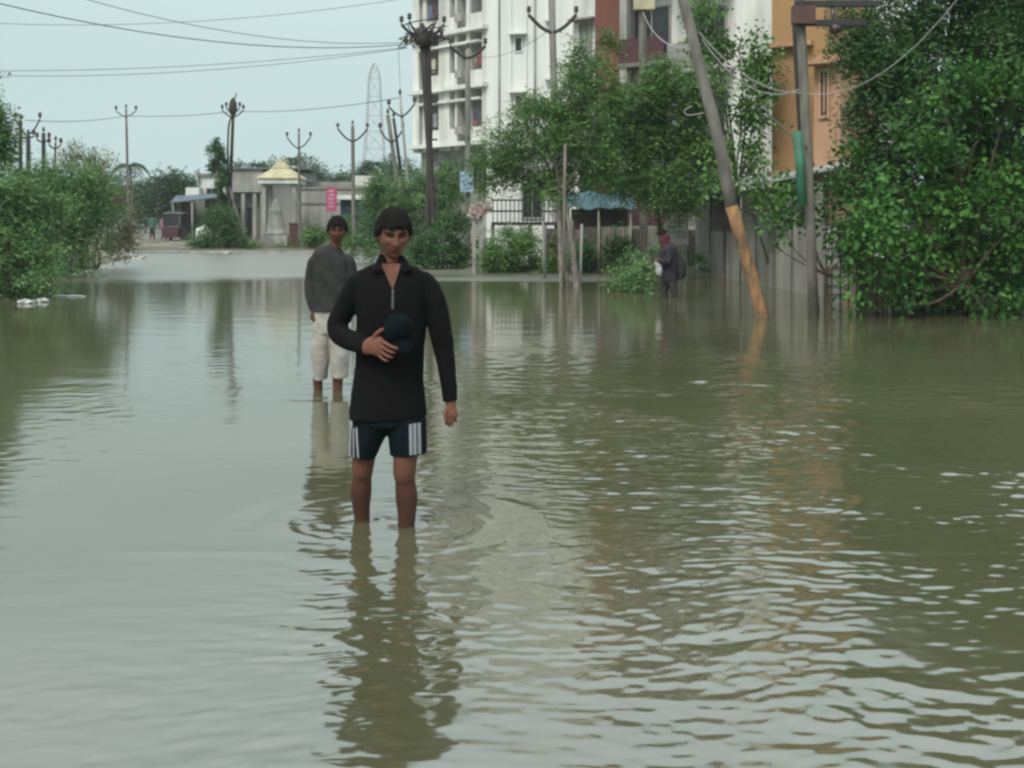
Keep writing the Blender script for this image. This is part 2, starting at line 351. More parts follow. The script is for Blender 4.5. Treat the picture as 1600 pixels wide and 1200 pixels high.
# his right forearm and hand, holding the cap
A.chain(b, [(558, 531.5, -.09, 10, .032), (578, 537, -.150, 10.5, .030), (584, 538, -.165, 10, .026)], ref=(0, 0, 1))
A.chain(b, [(578, 537, -.155, 10, .024), (588, 534, -.175, 14, .022), (598, 534, -.188, 15.5, .020), (606, 536, -.190, 13, .016)], ref=(0, 0, 1))
for f_ in ([(590, 524, -.185, 4.2), (596, 515, -.200, 3.8), (603, 510, -.210, 3.5), (608, 507, -.212, 3.0)],
           [(604, 525, -.198, 3.6), (613, 530, -.225, 3.4), (622, 534, -.240, 3.1), (630, 536.5, -.240, 2.7)],
           [(604, 534, -.198, 3.5), (613, 539, -.220, 3.4), (620, 542, -.226, 3.1), (625, 543.5, -.214, 2.6)],
           [(603, 542, -.195, 3.4), (611, 547, -.212, 3.2), (617, 549.5, -.216, 2.9), (621, 550.5, -.204, 2.5)],
           [(599, 548, -.190, 3.1), (606, 553, -.202, 2.9), (611, 555.5, -.204, 2.6), (614, 556, -.194, 2.2)]):
    A.chain(b, [(p_[0], p_[1], p_[2], p_[3]*.86) for p_ in f_], 8, 3, ref=(0, 0, 1))
# his left hand hanging
A.chain(b, [(704, 600, -.02, 10, .032), (705, 628, -.04, 8.5, .027), (705, 634, -.045, 9, .020), (705.5, 644, -.05, 10.5, .018), (706, 650, -.05, 9.5, .015)])
for k_, (fx, ln) in enumerate(((698, 14), (703, 17), (708.2, 15.5), (713, 11.5))):
    A.chain(b, [(fx, 644, -.052, 2.35), (fx-.2, 646+ln*.5, -.066+.006*k_, 2.2), (fx-.1, 646+ln*.9, -.060+.008*k_, 2.0), (fx+.3, 646+ln*1.08, -.044+.008*k_, 1.7)], 8, 3)
A.chain(b, [(699, 634, -.055, 3.2), (696.5, 641, -.072, 3.0), (697, 648, -.080, 2.8), (699, 654, -.080, 2.3)], 8, 3)
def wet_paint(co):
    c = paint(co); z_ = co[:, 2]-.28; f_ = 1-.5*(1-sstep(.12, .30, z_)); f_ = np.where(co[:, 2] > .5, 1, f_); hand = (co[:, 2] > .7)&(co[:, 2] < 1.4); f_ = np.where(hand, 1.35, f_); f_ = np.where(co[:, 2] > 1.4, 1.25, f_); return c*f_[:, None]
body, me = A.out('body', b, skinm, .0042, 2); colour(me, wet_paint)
hm = MB(); hm.v, hm.f = hair.v, hair.f; me = mesh('hair', hm.v, hm.f, M['hair'], True); link('hair', me, A.t.o)
for c, r in eyes: mb = MB(); mb.ball(c, r, 8); me = mesh('eye', mb.v, mb.f, mat('eye', (.05, .035, .03), .3, .2, 50), True); link('eye', me, A.t.o)
# shirt
s_ = MB()
A.chain(s_, [(611, 424, .032, 28, .045), (611, 427, .030, 46, .065), (611, 430, .022, 54, .09), (611, 436, .015, 62, .10), (611, 455, .01, 60, .115), (611, 490, 0, 56, .12), (610, 530, 0, 53.5, .115), (608, 575, 0, 53.5, .115), (606.5, 615, 0, 57, .122), (606.5, 640, 0, 59.5, .128), (607, 652, 0, 60, .130)], 28)
A.chain(s_, [(588, 436, .02, 9, .05), (565, 441, .02, 17.5, .062), (549, 462, .02, 19.5, .06), (536, 487, .03, 18.5, .055), (527, 505, .025, 18, .052), (530, 520, .0, 18.5, .052), (548, 529, -.06, 17, .05), (566, 534, -.115, 15, .045), (580, 537, -.150, 12.5, .036)], 16, 4, ref=(0, 1, 0))
A.chain(s_, [(636, 436, .02, 9, .05), (660, 440, .02, 17.5, .062), (675, 462, .01, 18.5, .06), (684, 492, 0, 18.5, .056), (691, 525, -.005, 18, .053), (697, 560, -.015, 15.5, .048), (702, 595, -.03, 13.5, .042), (705, 625, -.04, 11.8, .037)], 16, 4)
# collar flaps
for sg, (xa, xb) in ((-1, (598, 594)), (1, (628, 640))):
    A.chain(s_, [(xa, 405, -.02, 6, .035), ((xa+xb)/2, 414, -.055, 9, .018), (xb, 424, -.088, 8, .012)], 10, 3)
shirt, sme = A.out('shirt', s_, M['shirt'], .0055, 2, fold=.006, seed=3)
# open V neck: skin wedge laid on the chest
bv = BVHTree.FromPolygons([v.co.copy() for v in sme.vertices], [tuple(p.vertices) for p in sme.polygons])
def project(fig, bvh, rows, off=.003, thick=.002):
    """rows: list of lists of (px,py); drapes a quad grid on the front of a surface"""
    mb = MB(); g = []
    for row in rows:
        for (px, py) in row:
            x, _, z = fig.p(px, py); h = bvh.ray_cast(Vector((x, -1, z)), Vector((0, 1, 0)))
            y = h[0].y if h[0] is not None and h[0].y < -.04 else -.042
            g.append((x, y-off, z))
    nc_ = len(rows[0]); n = len(g); mb.v = g+[(a, b_+thick+off, c) for a, b_, c in g]
    for j in range(len(rows)-1):
        for i in range(nc_-1):
            q = j*nc_+i; mb.f.append((q, q+nc_, q+nc_+1, q+1)); mb.f.append((q+n, q+1+n, q+nc_+1+n, q+nc_+n))
    return mb
rows = [[(613.5+(x-.5)*w_+3.5*t_, 411+t_*38) for x in np.linspace(0, 1, 7)] for t_, w_ in [(t_, 29*(1-t_)**.9+1) for t_ in np.linspace(0, 1, 9)]]
mb = project(A, bv, rows, .004); me = mesh('neck_opening', mb.v, mb.f, skinm, True); colour(me, lambda co: np.tile(SK*1.05, (len(co), 1))); link('neck_opening', me, shirt)['label'] = 'bare chest in the open collar'
rows = [[(617.4+a_, y_) for a_ in (-1.6, 0, 1.6)] for y_ in np.linspace(450, 480, 9)]
mb = project(A, bv, rows, .004); link('zip', mesh('zip', mb.v, mb.f, M['zipm']), shirt)
# shorts
s_ = MB()
A.chain(s_, [(607, 622, 0, 52, .105), (607, 645, 0, 56.5, .115), (607, 662, 0, 57, .115)], 24)
A.chain(s_, [(584, 655, .01, 33, .108), (574, 680, .01, 26.5, .100), (566.5, 711, .02, 20.5, .092)], 20)
A.chain(s_, [(634, 655, .0, 33, .108), (637, 680, -.01, 30.5, .100), (639, 709, -.015, 29, .092)], 20)
sh_o, sh_me = A.out('shorts', s_, M['shorts'], .0055, 2, fold=.004, seed=9)
bv2 = BVHTree.FromPolygons([v.co.copy() for v in sh_me.vertices], [tuple(p.vertices) for p in sh_me.polygons])
for x0, x1, lean, ya, yb in ((642.2, 646.8, 1, 657, 708), (648.3, 652.9, 1, 656, 708), (654.4, 659.2, 1.4, 656, 707.5), (548.6, 551.4, -1.5, 668, 710), (553.4, 556.2, .5, 666, 710.5), (558.4, 561.6, 3, 664, 711)):
    rows = [[(x0+(x1-x0)*a_+lean*(y_-ya)/(yb-ya), y_) for a_ in (0, .5, 1)] for y_ in np.linspace(ya, yb, 14)]
    mb = project(A, bv2, rows, .003); link('stripe', mesh('stripe', mb.v, mb.f, M['stripe']), sh_o)
# the cap he holds
t = Thing('cap', 'dark teal folded cap held in the hand of the foremost man', 'cap', (X(610, D1), D1-.2, A.p(630, 545)[2]-.28)); off = np.array((X(610, D1), D1, -.28))
def W(px, py, y): return np.array(A.p(px, py, y))+off
mb = MB(); mb.tube([W(612, 530, -.175), W(622, 514, -.185), (W(634, 502, -.185)), W(644, 494, -.175)], [(.030, .03), (.060, .045), (.068, .05), (.035, .03)], 16, smooth=4, ref=(1, 0, .6)); 
t.part('crown', mb, M['cap'], smooth=True)
mb = MB(); mb.tube([W(618, 530, -.195), W(634, 528, -.200), W(650, 520, -.185)], [(.02, .012), (.055, .012), (.03, .010)], 14, smooth=4, ref=(0, 0, 1)); t.part('peak', mb, M['shorts'], smooth=True)

# ---- second man
B2 = Fig('young man in charcoal jumper and rolled beige trousers wading behind the foremost man', 517, 610, 183, 9.83, .006)
sk, hair, paint, eyes, tr = make_head(B2.p(527.5, 361, -.02), R(8), R(8), .96, .016)
b = B2.skin; b.v += sk.v; b.f += sk.f
B2.chain(b, [(525, 375, 0, 9, .052), (522, 390, .01, 9.5, .055), (520, 400, .02, 14, .06)])
B2.chain(b, [(518, 405, .01, 24, .08), (517, 440, 0, 23, .09), (518, 490, 0, 24, .10), (518, 520, 0, 22, .09)])
for q in ([(506, 515, 0, 14, .08), (500, 560, .03, 9.5, .055), (495, 588, .05, 8, .045), (495.5, 612, .06, 7, .04), (496, 640, .06, 6, .036), (496, 652, .06, 7, .04)],
          [(530, 515, 0, 14, .08), (530, 560, -.01, 10, .055), (528, 588, 0, 8.6, .047), (527.5, 608, 0, 7.6, .042), (527, 640, 0, 6.3, .036), (527, 652, 0, 7, .04)]):
    B2.chain(b, q); e_ = q[-1]; B2.chain(b, [(e_[0], 655, e_[2]+.05, 6, .03), (e_[0], 657, e_[2]-.05, 8, .03), (e_[0], 660, e_[2]-.16, 8, .018)])
B2.chain(b, [(483, 460, .02, 6, .035), (490, 483, -.02, 5, .030), (492, 489, -.03, 5.6, .02), (493.5, 496, -.04, 5.2, .018)])
for k_ in range(4): B2.chain(b, [(490.2+k_*2.2, 494, -.045, 1.5), (490.6+k_*2.2, 500, -.055, 1.4), (491.2+k_*2.2, 504-abs(k_-1.4)*1.1, -.045, 1.2)], 7, 2)
B2.chain(b, [(489, 489, -.045, 1.8), (487.5, 494, -.06, 1.6), (488.5, 499, -.065, 1.3)], 7, 2)
B2.chain(b, [(548, 455, .02, 6, .035), (546, 483, -.01, 5, .030), (546, 490, -.02, 5.6, .02), (546, 496, -.03, 5, .018)])
for k_ in range(4): B2.chain(b, [(543+k_*2.1, 494, -.03, 1.5), (543.2+k_*2.1, 500, -.04, 1.4), (543.6+k_*2.1, 504-abs(k_-1.4)*1.1, -.03, 1.2)], 7, 2)
B2.chain(b, [(542, 489, -.03, 1.8), (540.5, 494, -.045, 1.6), (541.5, 499, -.05, 1.3)], 7, 2)
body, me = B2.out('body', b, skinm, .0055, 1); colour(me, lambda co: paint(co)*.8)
link('hair', mesh('hair', hair.v, hair.f, M['hair'], True), B2.t.o)
s_ = MB()
B2.chain(s_, [(523, 383, .02, 10, .06), (521, 389, .02, 16, .075), (518.5, 396, .02, 26, .09), (517, 406, .015, 31, .10), (517, 425, .01, 28, .115), (518, 455, 0, 26, .115), (517, 475, 0, 28, .12), (517, 486, 0, 29, .125)], 24)
B2.chain(s_, [(503, 404, .02, 5, .045), (489.5, 408, .02, 9, .055), (484.5, 435, .03, 9.5, .055), (484, 458, .02, 9, .052), (489, 477, -.01, 7.5, .045), (491, 485, -.02, 6.5, .038)], 16, 4)
B2.chain(s_, [(532, 404, .02, 5, .045), (544, 408, .02, 9, .055), (548.5, 435, .03, 9.5, .055), (549, 458, .01, 9, .052), (547, 485, -.01, 6.5, .038)], 16, 4)
jumper, _ = B2.out('jumper', s_, M['jumper'], .007, 2, fold=.008, seed=5)
s_ = MB()
B2.chain(s_, [(517, 478, 0, 25, .105), (517, 500, 0, 28, .115), (517, 520, 0, 28.5, .115)], 24)
B2.chain(s_, [(505, 515, .01, 17, .11), (501, 550, .02, 14.5, .095), (499, 580, .04, 12.5, .085), (498.5, 593, .05, 12, .08)], 18)
B2.chain(s_, [(530, 515, 0, 17, .11), (531, 550, -.01, 16, .095), (530.5, 578, 0, 14.5, .088), (530, 590, 0, 13.8, .085)], 18)
B2.out('trousers', s_, M['trouser'], .007, 2, fold=.010, seed=8, fscale=8)

# ---- third person, bending beside the notice board
d3 = 22.2; C3 = Fig('person in dark plum jacket and maroon headscarf wading left with a bag on the back', 1045, 465, 81, d3, .009, -.30)
sk, hair, paint, eyes, tr = make_head(C3.p(1035.5, 368, 0), R(80)*-1, R(20), .95, .02); sk.v, sk.f = sk.v, sk.f
b = C3.skin; b.v += sk.v; b.f += sk.f
C3.chain(b, [(1038, 374, 0, 4.6, .055), (1041, 383, 0, 6, .06), (1045, 395, 0, 10, .12), (1046, 432, 0, 10, .12)])
for q in ([(1044, 432, .07, 5, .07), (1040.5, 448, .09, 4.4, .055), (1040, 465, .10, 4, .045), (1041, 487, .10, 3.5, .04)], [(1049, 430, -.07, 7, .08), (1051, 448, -.09, 5.2, .06), (1054, 465, -.10, 4, .045), (1054, 487, -.10, 3.5, .04)]):
    C3.chain(b, q); e_ = q[-1]; C3.chain(b, [(e_[0]+2, 488, e_[2], 3, .04), (e_[0]-8, 489, e_[2], 2.4, .04)], ref=(0, 1, 0))
C3.chain(b, [(1033, 408, -.2, 3, .035), (1027, 405, -.22, 2.6, .03), (1024, 404, -.22, 2.8, .02)])
for k_ in range(4): C3.chain(b, [(1024.5, 402.8+k_*1.4, -.22, .75), (1021.8, 403.2+k_*1.4, -.225, .7), (1021, 404.4+k_*1.3, -.21, .6)], 6, 2)
C3.chain(b, [(1025, 402, -.235, .85), (1023, 400.5, -.245, .8), (1021.5, 401, -.245, .65)], 6, 2)
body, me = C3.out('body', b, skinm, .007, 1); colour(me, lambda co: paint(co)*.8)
link('hair', mesh('hair', hair.v, hair.f, M['hair'], True), C3.t.o)
s_ = MB(); C3.chain(s_, [(1036, 361, 0, 5, .05), (1037.5, 368, 0, 8.8, .098), (1038, 375, 0, 9.0, .10), (1040, 381, 0, 8, .10), (1042, 385, 0, 9, .12)], 16)
C3.out('headscarf', s_, M['scarf'], .008, 2, fold=.006, seed=2)
s_ = MB(); C3.chain(s_, [(1042, 381, 0, 7, .10), (1044, 387, 0, 13, .17), (1046, 400, 0, 14.5, .19), (1046, 420, 0, 13.5, .18), (1046, 438, 0, 14, .17)], 20)
C3.chain(s_, [(1043, 388, -.17, 5.5, .07), (1043, 402, -.22, 5, .06), (1040, 409, -.235, 4.6, .06), (1030, 407, -.22, 3.8, .05)], 12, 3)
C3.chain(s_, [(1046, 388, .17, 5.5, .07), (1047, 402, .20, 5, .06), (1043, 412, .2, 4.6, .06), (1033, 412, .2, 3.8, .05)], 12, 3)
C3.out('jacket', s_, M['jacket'], .009, 2, fold=.010, seed=6)
s_ = MB(); C3.chain(s_, [(1046, 430, 0, 12, .15), (1046, 440, 0, 12, .15)], 16)
C3.chain(s_, [(1043, 438, .07, 7.5, .09), (1040, 452, .09, 6.2, .075), (1041, 470, .10, 5.4, .07)], 12); C3.chain(s_, [(1049, 438, -.07, 7.5, .09), (1052, 452, -.09, 6.2, .075), (1054, 462, -.10, 5.4, .07)], 12)
C3.out('trousers', s_, M['black'], .009, 2, fold=.006)
t = Thing('backpack', 'dark slim bag on the back of the person in the plum jacket', 'bag', (X(1062, d3), d3, 1.0)); o3 = np.array((X(1045, d3), d3, -.3))
def W3(px, py, y): return np.array(C3.p(px, py, y))+o3
mb = MB(); mb.tube([W3(1059, 398, 0), W3(1062, 408, 0), W3(1064, 425, 0), W3(1063, 436, 0)], [(.05, .10), (.09, .15), (.10, .16), (.06, .13)], 14, smooth=3); t.part('pack', mb, M['jumper'], smooth=True)
for yy in (-.1, .1): mb = MB(); mb.tube([W3(1060, 396, yy), W3(1050, 386, yy*1.3), W3(1036, 392, yy*1.5), W3(1034, 408, yy*1.3)], .012, 6, smooth=3); t.part('strap', mb, M['black'])
mb = MB(); mb.tube([W3(1024, 405, -.225), W3(1023, 409, -.22), W3(1026, 415, -.2), W3(1028, 423, -.2), W3(1028, 430, -.2)], [.012, .02, .05, .07, .04], 12, smooth=3)
rr = np.random.RandomState(4); mb.v = [tuple(np.array(v)+rr.normal(0, .008, 3)) for v in mb.v]
single('plastic_bag', mb, M['plastic'], 'white plastic bag hanging from the hand of the person in the plum jacket', 'bag', smooth=True)

# ---- two tiny people on the far lane
def far_person(label, px, foot, sc, cloth, cloth2, step):
    d = 2556/(foot-HY)*.99+2; base = gz(X(px, d), d); f_ = Fig(label, px, foot, F/d, d, .014, base)
    s = F/d; y = lambda m: foot-m*s; sk, hair, paint, eyes, tr = make_head((0, 0, 1.53*sc), R(10), 0, 1.0, .02); b = f_.skin; b.v += sk.v; b.f += sk.f
    p = lambda x, z, yy, r, rd=None: (px+x*s, foot-(z*sc)*s+0, yy, r*s, rd)
    f_.bz = 0
    f_.chain(b, [p(0, 1.48, 0, .05), p(0, 1.36, 0, .06), p(0, 1.2, 0, .13, .09), p(0, .9, 0, .13, .09)])
    for sg in (-1, 1):
        f_.chain(b, [p(sg*.09, .9, 0, .08), p(sg*.10, .48, -sg*step, .055), p(sg*.10, .08, sg*step, .04), p(sg*.10, .03, sg*step-.12, .03)])
        f_.chain(b, [p(sg*.18, 1.3, 0, .05), p(sg*.23, 1.02, 0, .04), p(sg*.22, .8, -.06, .03), p(sg*.22, .72, -.08, .025)])
    body, me = f_.out('body', b, skinm, .014, 1); colour(me, lambda co: np.tile(SK, (len(co), 1)))
    link('hair', mesh('hair', hair.v, hair.f, M['hair'], True), f_.t.o)
    s_ = MB(); f_.chain(s_, [p(0, 1.38, 0, .09, .07), p(0, 1.3, 0, .20, .11), p(0, 1.0, 0, .17, .11), p(0, .78, 0, .19, .13)], 14)
    for sg in (-1, 1): f_.chain(s_, [p(sg*.17, 1.32, 0, .06), p(sg*.23, 1.04, 0, .055)], 10)
    f_.out('shirt', s_, cloth, .014, 1)
    s_ = MB(); f_.chain(s_, [p(0, .86, 0, .15, .12), p(0, .72, 0, .16, .12)], 12)
    for sg in (-1, 1): f_.chain(s_, [p(sg*.09, .78, 0, .085), p(sg*.10, .45, -sg*step, .075), p(sg*.10, .2, sg*step*.6, .065)], 10)
    f_.out('trousers', s_, cloth2, .014, 1)
far_person('tiny distant person in green clothes on the far lane', 238, 386, 1.0, M['greenc'], M['jumper'], .08)
far_person('tiny distant person in pink top on the far lane', 256, 387, .95, M['pinkc'], M['black'], .12)


# ------------------------------------------------------------------ water: a sheet with real ripples
def build_water():
    rng = np.random.RandomState(3)
    ys = [-2.0]
    while ys[-1] < 60: ys.append(ys[-1]+(.06 if ys[-1] < 2.2 else max(.011, .75*ys[-1]**2/1636*.8)))
    ys = np.array(ys); nc = 900; u = np.linspace(-1, 1, nc)
    Y = np.repeat(ys[:, None], nc, 1); hw = np.where(ys > 0, 6+.62*ys, 6)
    Xw = u[None, :]*hw[:, None]
    dx = (2*hw/nc)[:, None]; dy = np.gradient(ys)[:, None]
    # where the breeze roughens the surface
    right = sstep(-1.2, 2.2, Xw+.16*(Y-5))
    near = 1-sstep(10, 17, Y)
    patch = .85+.22*np.sin(Xw*.9+1.3*np.sin(Y*.5))*np.sin(Y*.7+.6*np.sin(Xw*.6))
    legs = np.exp(-((Xw+.42)/.50)**2-((Y-3.7)/1.5)**2)
    low = (1-sstep(3.2, 5.5, Y))*.20
    leftedge = np.exp(-((Xw+3.2)/.7)**2)*near*.18
    A = .07+right*near*patch*.92+legs*.50+low+leftedge
    A = A*(1-.55*sstep(10, 18, Y))
    gust = np.zeros_like(Xw)
    for k in range(12):
        lam = rng.uniform(.7, 2.6); th = rng.uniform(0, math.pi); gust += np.sin(2*math.pi/lam*(math.cos(th)*Xw+1.0*math.sin(th)*Y)+rng.uniform(0, 6))
    gust = np.clip(.85+.13*gust, .4, 1.3)
    Zw = np.zeros_like(Xw); Zs = np.zeros_like(Xw); Zm = np.zeros_like(Xw)
    wx = .05*np.sin(2.1*Xw+1.3*Y)+.04*np.sin(4.3*Y-1.7*Xw); wy = .05*np.sin(1.9*Y+2.4*Xw)+.03*np.sin(5.1*Xw)
    for k in range(110):
        short = k < 62
        lam = .042*(1.0185**k) if short else .13*(1.021**(k-62))
        th = rng.normal(math.pi/2, .8 if short else .6); kx, ky = math.cos(th)*2*math.pi/lam, math.sin(th)*2*math.pi/lam
        att = np.clip((lam/(2.6*np.maximum(dx*abs(math.cos(th)), dy*abs(math.sin(th))))-.8), 0, 1)
        ph = rng.uniform(0, 2*math.pi); a_ = .0235*lam/(2*math.pi)*rng.uniform(.4, 1.5)
        tgt = Zs if short else Zm
        tgt += att*a_*np.sin(kx*(Xw+wx)+ky*(Y+wy)+ph)
    Zw = A*gust*(Zs*(.85+.40*sstep(4.8, 6.5, Y))+Zm*(.42+.22*sstep(4.6, 7.5, Y)))
    for k in range(14):   # long lazy undulation everywhere
        lam = rng.uniform(.35, 1.1); th = rng.normal(math.pi/2, .35)
        att = np.clip(lam/(3*dy)-.8, 0, 1)
        Zw += att*.0013*lam/(2*math.pi)*np.sin(math.cos(th)*2*math.pi/lam*Xw+math.sin(th)*2*math.pi/lam*Y+rng.uniform(0, 6))
    for cx, cy in LEGS:   # rings round the wading legs
        r = np.hypot(Xw-cx, Y-cy)
        for rr, a, s in ((.10, .0045, .025), (.22, -.003, .03), (.36, .0040, .035), (.50, -.0025, .04), (.66, .0032, .05)):
            Zw += a*np.exp(-((r-rr)/s)**2)*(.6+.4*np.sin(3*np.arctan2(Y-cy, Xw-cx)+rr*9))
    # one low bow wave drifting off to the left
    Zw += .0035*np.exp(-((Y-4.99-.02*np.sin(Xw*2))/.05)**2)*sstep(-2.0, -1.4, Xw)*(1-sstep(-.9, -.6, Xw))
    n0, n1 = Xw.shape
    me = bpy.data.meshes.new('water')
    co = np.stack([Xw, Y, Zw], -1).reshape(-1, 3).astype(np.float32)
    idx = np.arange(n0*n1).reshape(n0, n1)
    q = np.stack([idx[:-1, :-1], idx[:-1, 1:], idx[1:, 1:], idx[1:, :-1]], -1).reshape(-1, 4).astype(np.int32)
    me.vertices.add(len(co)); me.vertices.foreach_set('co', co.ravel())
    me.loops.add(q.size); me.loops.foreach_set('vertex_index', q.ravel())
    me.polygons.add(len(q)); me.polygons.foreach_set('loop_start', np.arange(0, q.size, 4, dtype=np.int32))
    me.update(calc_edges=True); me.polygons.foreach_set('use_smooth', np.ones(len(q), bool))
    ruf = .075+.01*sstep(6, 14, Y)
    band = sstep(27.5, 34, Y+1.2*np.sin(Xw*.5))*(1-sstep(56, 57.5, Y))*(1-sstep(-2, 4, Xw)*.3)
    band2 = np.exp(-((Y-29.6)/1.2)**2)*sstep(-4, -2, Xw)*(1-sstep(3.2, 4.2, Xw))
    ruf = ruf+.33*band+.30*band2
    at = me.attributes.new('ruffle', 'FLOAT', 'POINT'); at.data.foreach_set('value', ruf.ravel().astype(np.float32))
    m = bpy.data.materials.new('muddy flood water'); m.use_nodes = True
    n = m.node_tree.nodes; l = m.node_tree.links; b = n['Principled BSDF']
    a = n.new('ShaderNodeAttribute'); a.attribute_name = 'ruffle'; l.new(a.outputs['Fac'], b.inputs['Roughness'])
    t = n.new('ShaderNodeTexCoord'); z = n.new('ShaderNodeTexNoise'); z.inputs['Scale'].default_value = .35
    r = n.new('ShaderNodeValToRGB'); r.color_ramp.elements[0].color = WATER_A; r.color_ramp.elements[1].color = WATER_B
    r.color_ramp.elements[0].position = .35; r.color_ramp.elements[1].position = .65
    l.new(t.outputs['Object'], z.inputs['Vector']); l.new(z.outputs['Fac'], r.inputs[0]); l.new(r.outputs[0], b.inputs['Base Color'])
    b.inputs['IOR'].default_value = WATER_IOR
    z2 = n.new('ShaderNodeTexNoise'); z2.inputs['Scale'].default_value = 5; z2.inputs['Detail'].default_value = 3
    mpn = n.new('ShaderNodeMapping'); mpn.inputs['Scale'].default_value = (.6, 1.6, 1)
    bn = n.new('ShaderNodeBump'); bn.inputs['Strength'].default_value = .25; bn.inputs['Distance'].default_value = .006
    l.new(t.outputs['Object'], mpn.inputs[0]); l.new(mpn.outputs[0], z2.inputs['Vector']); l.new(z2.outputs['Fac'], bn.inputs['Height']); l.new(bn.outputs[0], b.inputs['Normal'])
    me.materials.append(m)
    structure('water', me)
WATER_A = (.064, .064, .032, 1); WATER_B = (.090, .085, .047, 1); WATER_IOR = 2.5
LEGS = [(OX1-.145, D1+.08), (OX1+.075, D1-.02), ((497-800)/183, 9.83), ((527-800)/183, 9.80)]
build_water()

# ------------------------------------------------------------------ foliage
def leaf_mesh(name, blobs, lai, size, kind, m, seed, clump=10, sigma=.16, hollow=.4, droop=.3):
    rng = np.random.RandomState(seed); V = []; Fq = []; T = []; lai *= 1.9; size *= 1.25
    base = 0
    for c, r in blobs:
        c = np.array(c); r = np.array(r)
        larea = size*size*(.45 if kind == 'broad' else .16)
        n = int(lai*math.pi*r[0]*r[2]/larea); nc = max(3, n//clump)
        ns = max(5, nc//22); ds = rng.normal(size=(ns, 3)); ds /= np.linalg.norm(ds, axis=1)[:, None]; pick = rng.randint(0, ns, nc); tso = rng.normal(0, .2, ns)
        d = ds[pick]+rng.normal(0, .26, (nc, 3)); d /= np.linalg.norm(d, axis=1)[:, None]
        lump = 1+.22*np.sin(d[:, 0]*5+seed)*np.sin(d[:, 2]*6+1.3*seed)+.15*np.sin(d[:, 1]*9+d[:, 0]*7)
        rs = rng.uniform(.55, 1.12, ns); rad = (hollow+(1-hollow)*rng.rand(nc)**.6)*lump*rs[pick]
        cc = c+d*rad[:, None]*r
        k = clump; cc = np.repeat(cc, k, 0); dd = np.repeat(d, k, 0)
        tint = np.repeat(np.clip(rng.normal(.45, .17, nc)+tso[pick], 0, 1), k)
        if kind == 'feather':   # pairs of narrow leaflets along arching twigs
            ax = np.repeat(d*[1, 1, .5]+rng.normal(0, .6, (nc, 3))+[0, 0, -droop*.5], k, 0); ax /= np.linalg.norm(ax, axis=1)[:, None]
            pos = np.tile(np.arange(k)/k, nc); L_ = sigma*3.2
            p = cc+ax*(pos*L_)[:, None]+np.stack([0*pos, 0*pos, -droop*L_*pos**2], 1)+rng.normal(0, sigma*.16, (len(pos), 3))
            side = np.cross(ax, rng.normal(0, .35, ax.shape)+[0, 0, 1.]); side /= np.linalg.norm(side, axis=1)[:, None]+1e-9
            sg = np.tile(np.where(np.arange(k) % 2 == 0, 1, -1), nc)
            a = side*sg[:, None]*.8+ax*.55+rng.normal(0, .25, ax.shape)
        else:
            p = cc+rng.normal(0, sigma, cc.shape); a = dd*.7+rng.normal(0, .6, dd.shape)+[0, 0, -droop]
        a /= np.linalg.norm(a, axis=1)[:, None]
        nrm = rng.normal(0, .55, a.shape)+[0, 0, 1.]+dd*.5
        b = np.cross(a, nrm); b /= np.linalg.norm(b, axis=1)[:, None]+1e-9; nn = np.cross(a, b)
        s = size*rng.uniform(.65, 1.25, len(a))[:, None]; N = len(a)
        if kind == 'broad':
            pts = [p, p+a*s*.35+b*s*.36+nn*s*.1, p+a*s*.75+b*s*.26+nn*s*.06, p+a*s*1.05, p+a*s*.75-b*s*.26+nn*s*.06, p+a*s*.35-b*s*.36+nn*s*.1]
            i0 = base+np.arange(N)*6
            V.append(np.stack(pts, 1).reshape(-1, 3))
            Fq.append(np.stack([np.stack([i0, i0+1, i0+2, i0+3], 1), np.stack([i0, i0+3, i0+4, i0+5], 1)], 1).reshape(-1, 4)); T.append(np.repeat(tint, 2)); base += 6*N
        else:
            pts = [p, p+a*s*.5+b*s*.16, p+a*s, p+a*s*.5-b*s*.16]; i0 = base+np.arange(N)*4
            V.append(np.stack(pts, 1).reshape(-1, 3)); Fq.append(np.stack([i0, i0+1, i0+2, i0+3], 1)); T.append(tint); base += 4*N
    V = np.vstack(V).astype(np.float32); Fq = np.vstack(Fq).astype(np.int32); T = np.concatenate(T).astype(np.float32)
    me = bpy.data.meshes.new(name); me.vertices.add(len(V)); me.vertices.foreach_set('co', V.ravel())
    me.loops.add(Fq.size); me.loops.foreach_set('vertex_index', Fq.ravel())
    me.polygons.add(len(Fq)); me.polygons.foreach_set('loop_start', np.arange(0, Fq.size, 4, dtype=np.int32)); me.update(calc_edges=True)
    at = me.attributes.new('tint', 'FLOAT', 'FACE'); at.data.foreach_set('value', T); me.materials.append(m)
    return me

def branches(mb, base, blobs, r0, rng, fork=.45, stems=1, twigs=3):
    """trunk from base, limbs to each blob, thin twigs inside it"""
    base = np.array(base, float); cen = np.mean([b[0] for b in blobs], 0)
    fk = base+(cen-base)*fork; fk[2] = base[2]+(cen[2]-base[2])*fork
    for s in range(stems):
        o = np.array((rng.uniform(-.25, .25), rng.uniform(-.2, .2), 0))*(s > 0)
        mid = (base+fk)/2+rng.normal(0, .08, 3)+o*.6
        mb.tube([base+o, mid, fk+o*.4], [r0, r0*.8, r0*.6], 8, smooth=4)
    for c, r in blobs:
        c = np.array(c); r = np.array(r); m1 = fk+(c-fk)*.5+rng.normal(0, .12, 3)+np.array((0, 0, -.1))
        mb.tube([fk, m1, c], [r0*.5, r0*.3, r0*.12], 6, smooth=3)
        for t in range(twigs):
            d = rng.normal(size=3); d[2] = abs(d[2])*.8; d /= np.linalg.norm(d)
            e_ = c+d*r*.9; mb.tube([m1*.4+c*.6, (c+e_)/2+rng.normal(0, .05, 3), e_], [r0*.14, r0*.09, .006], 4)

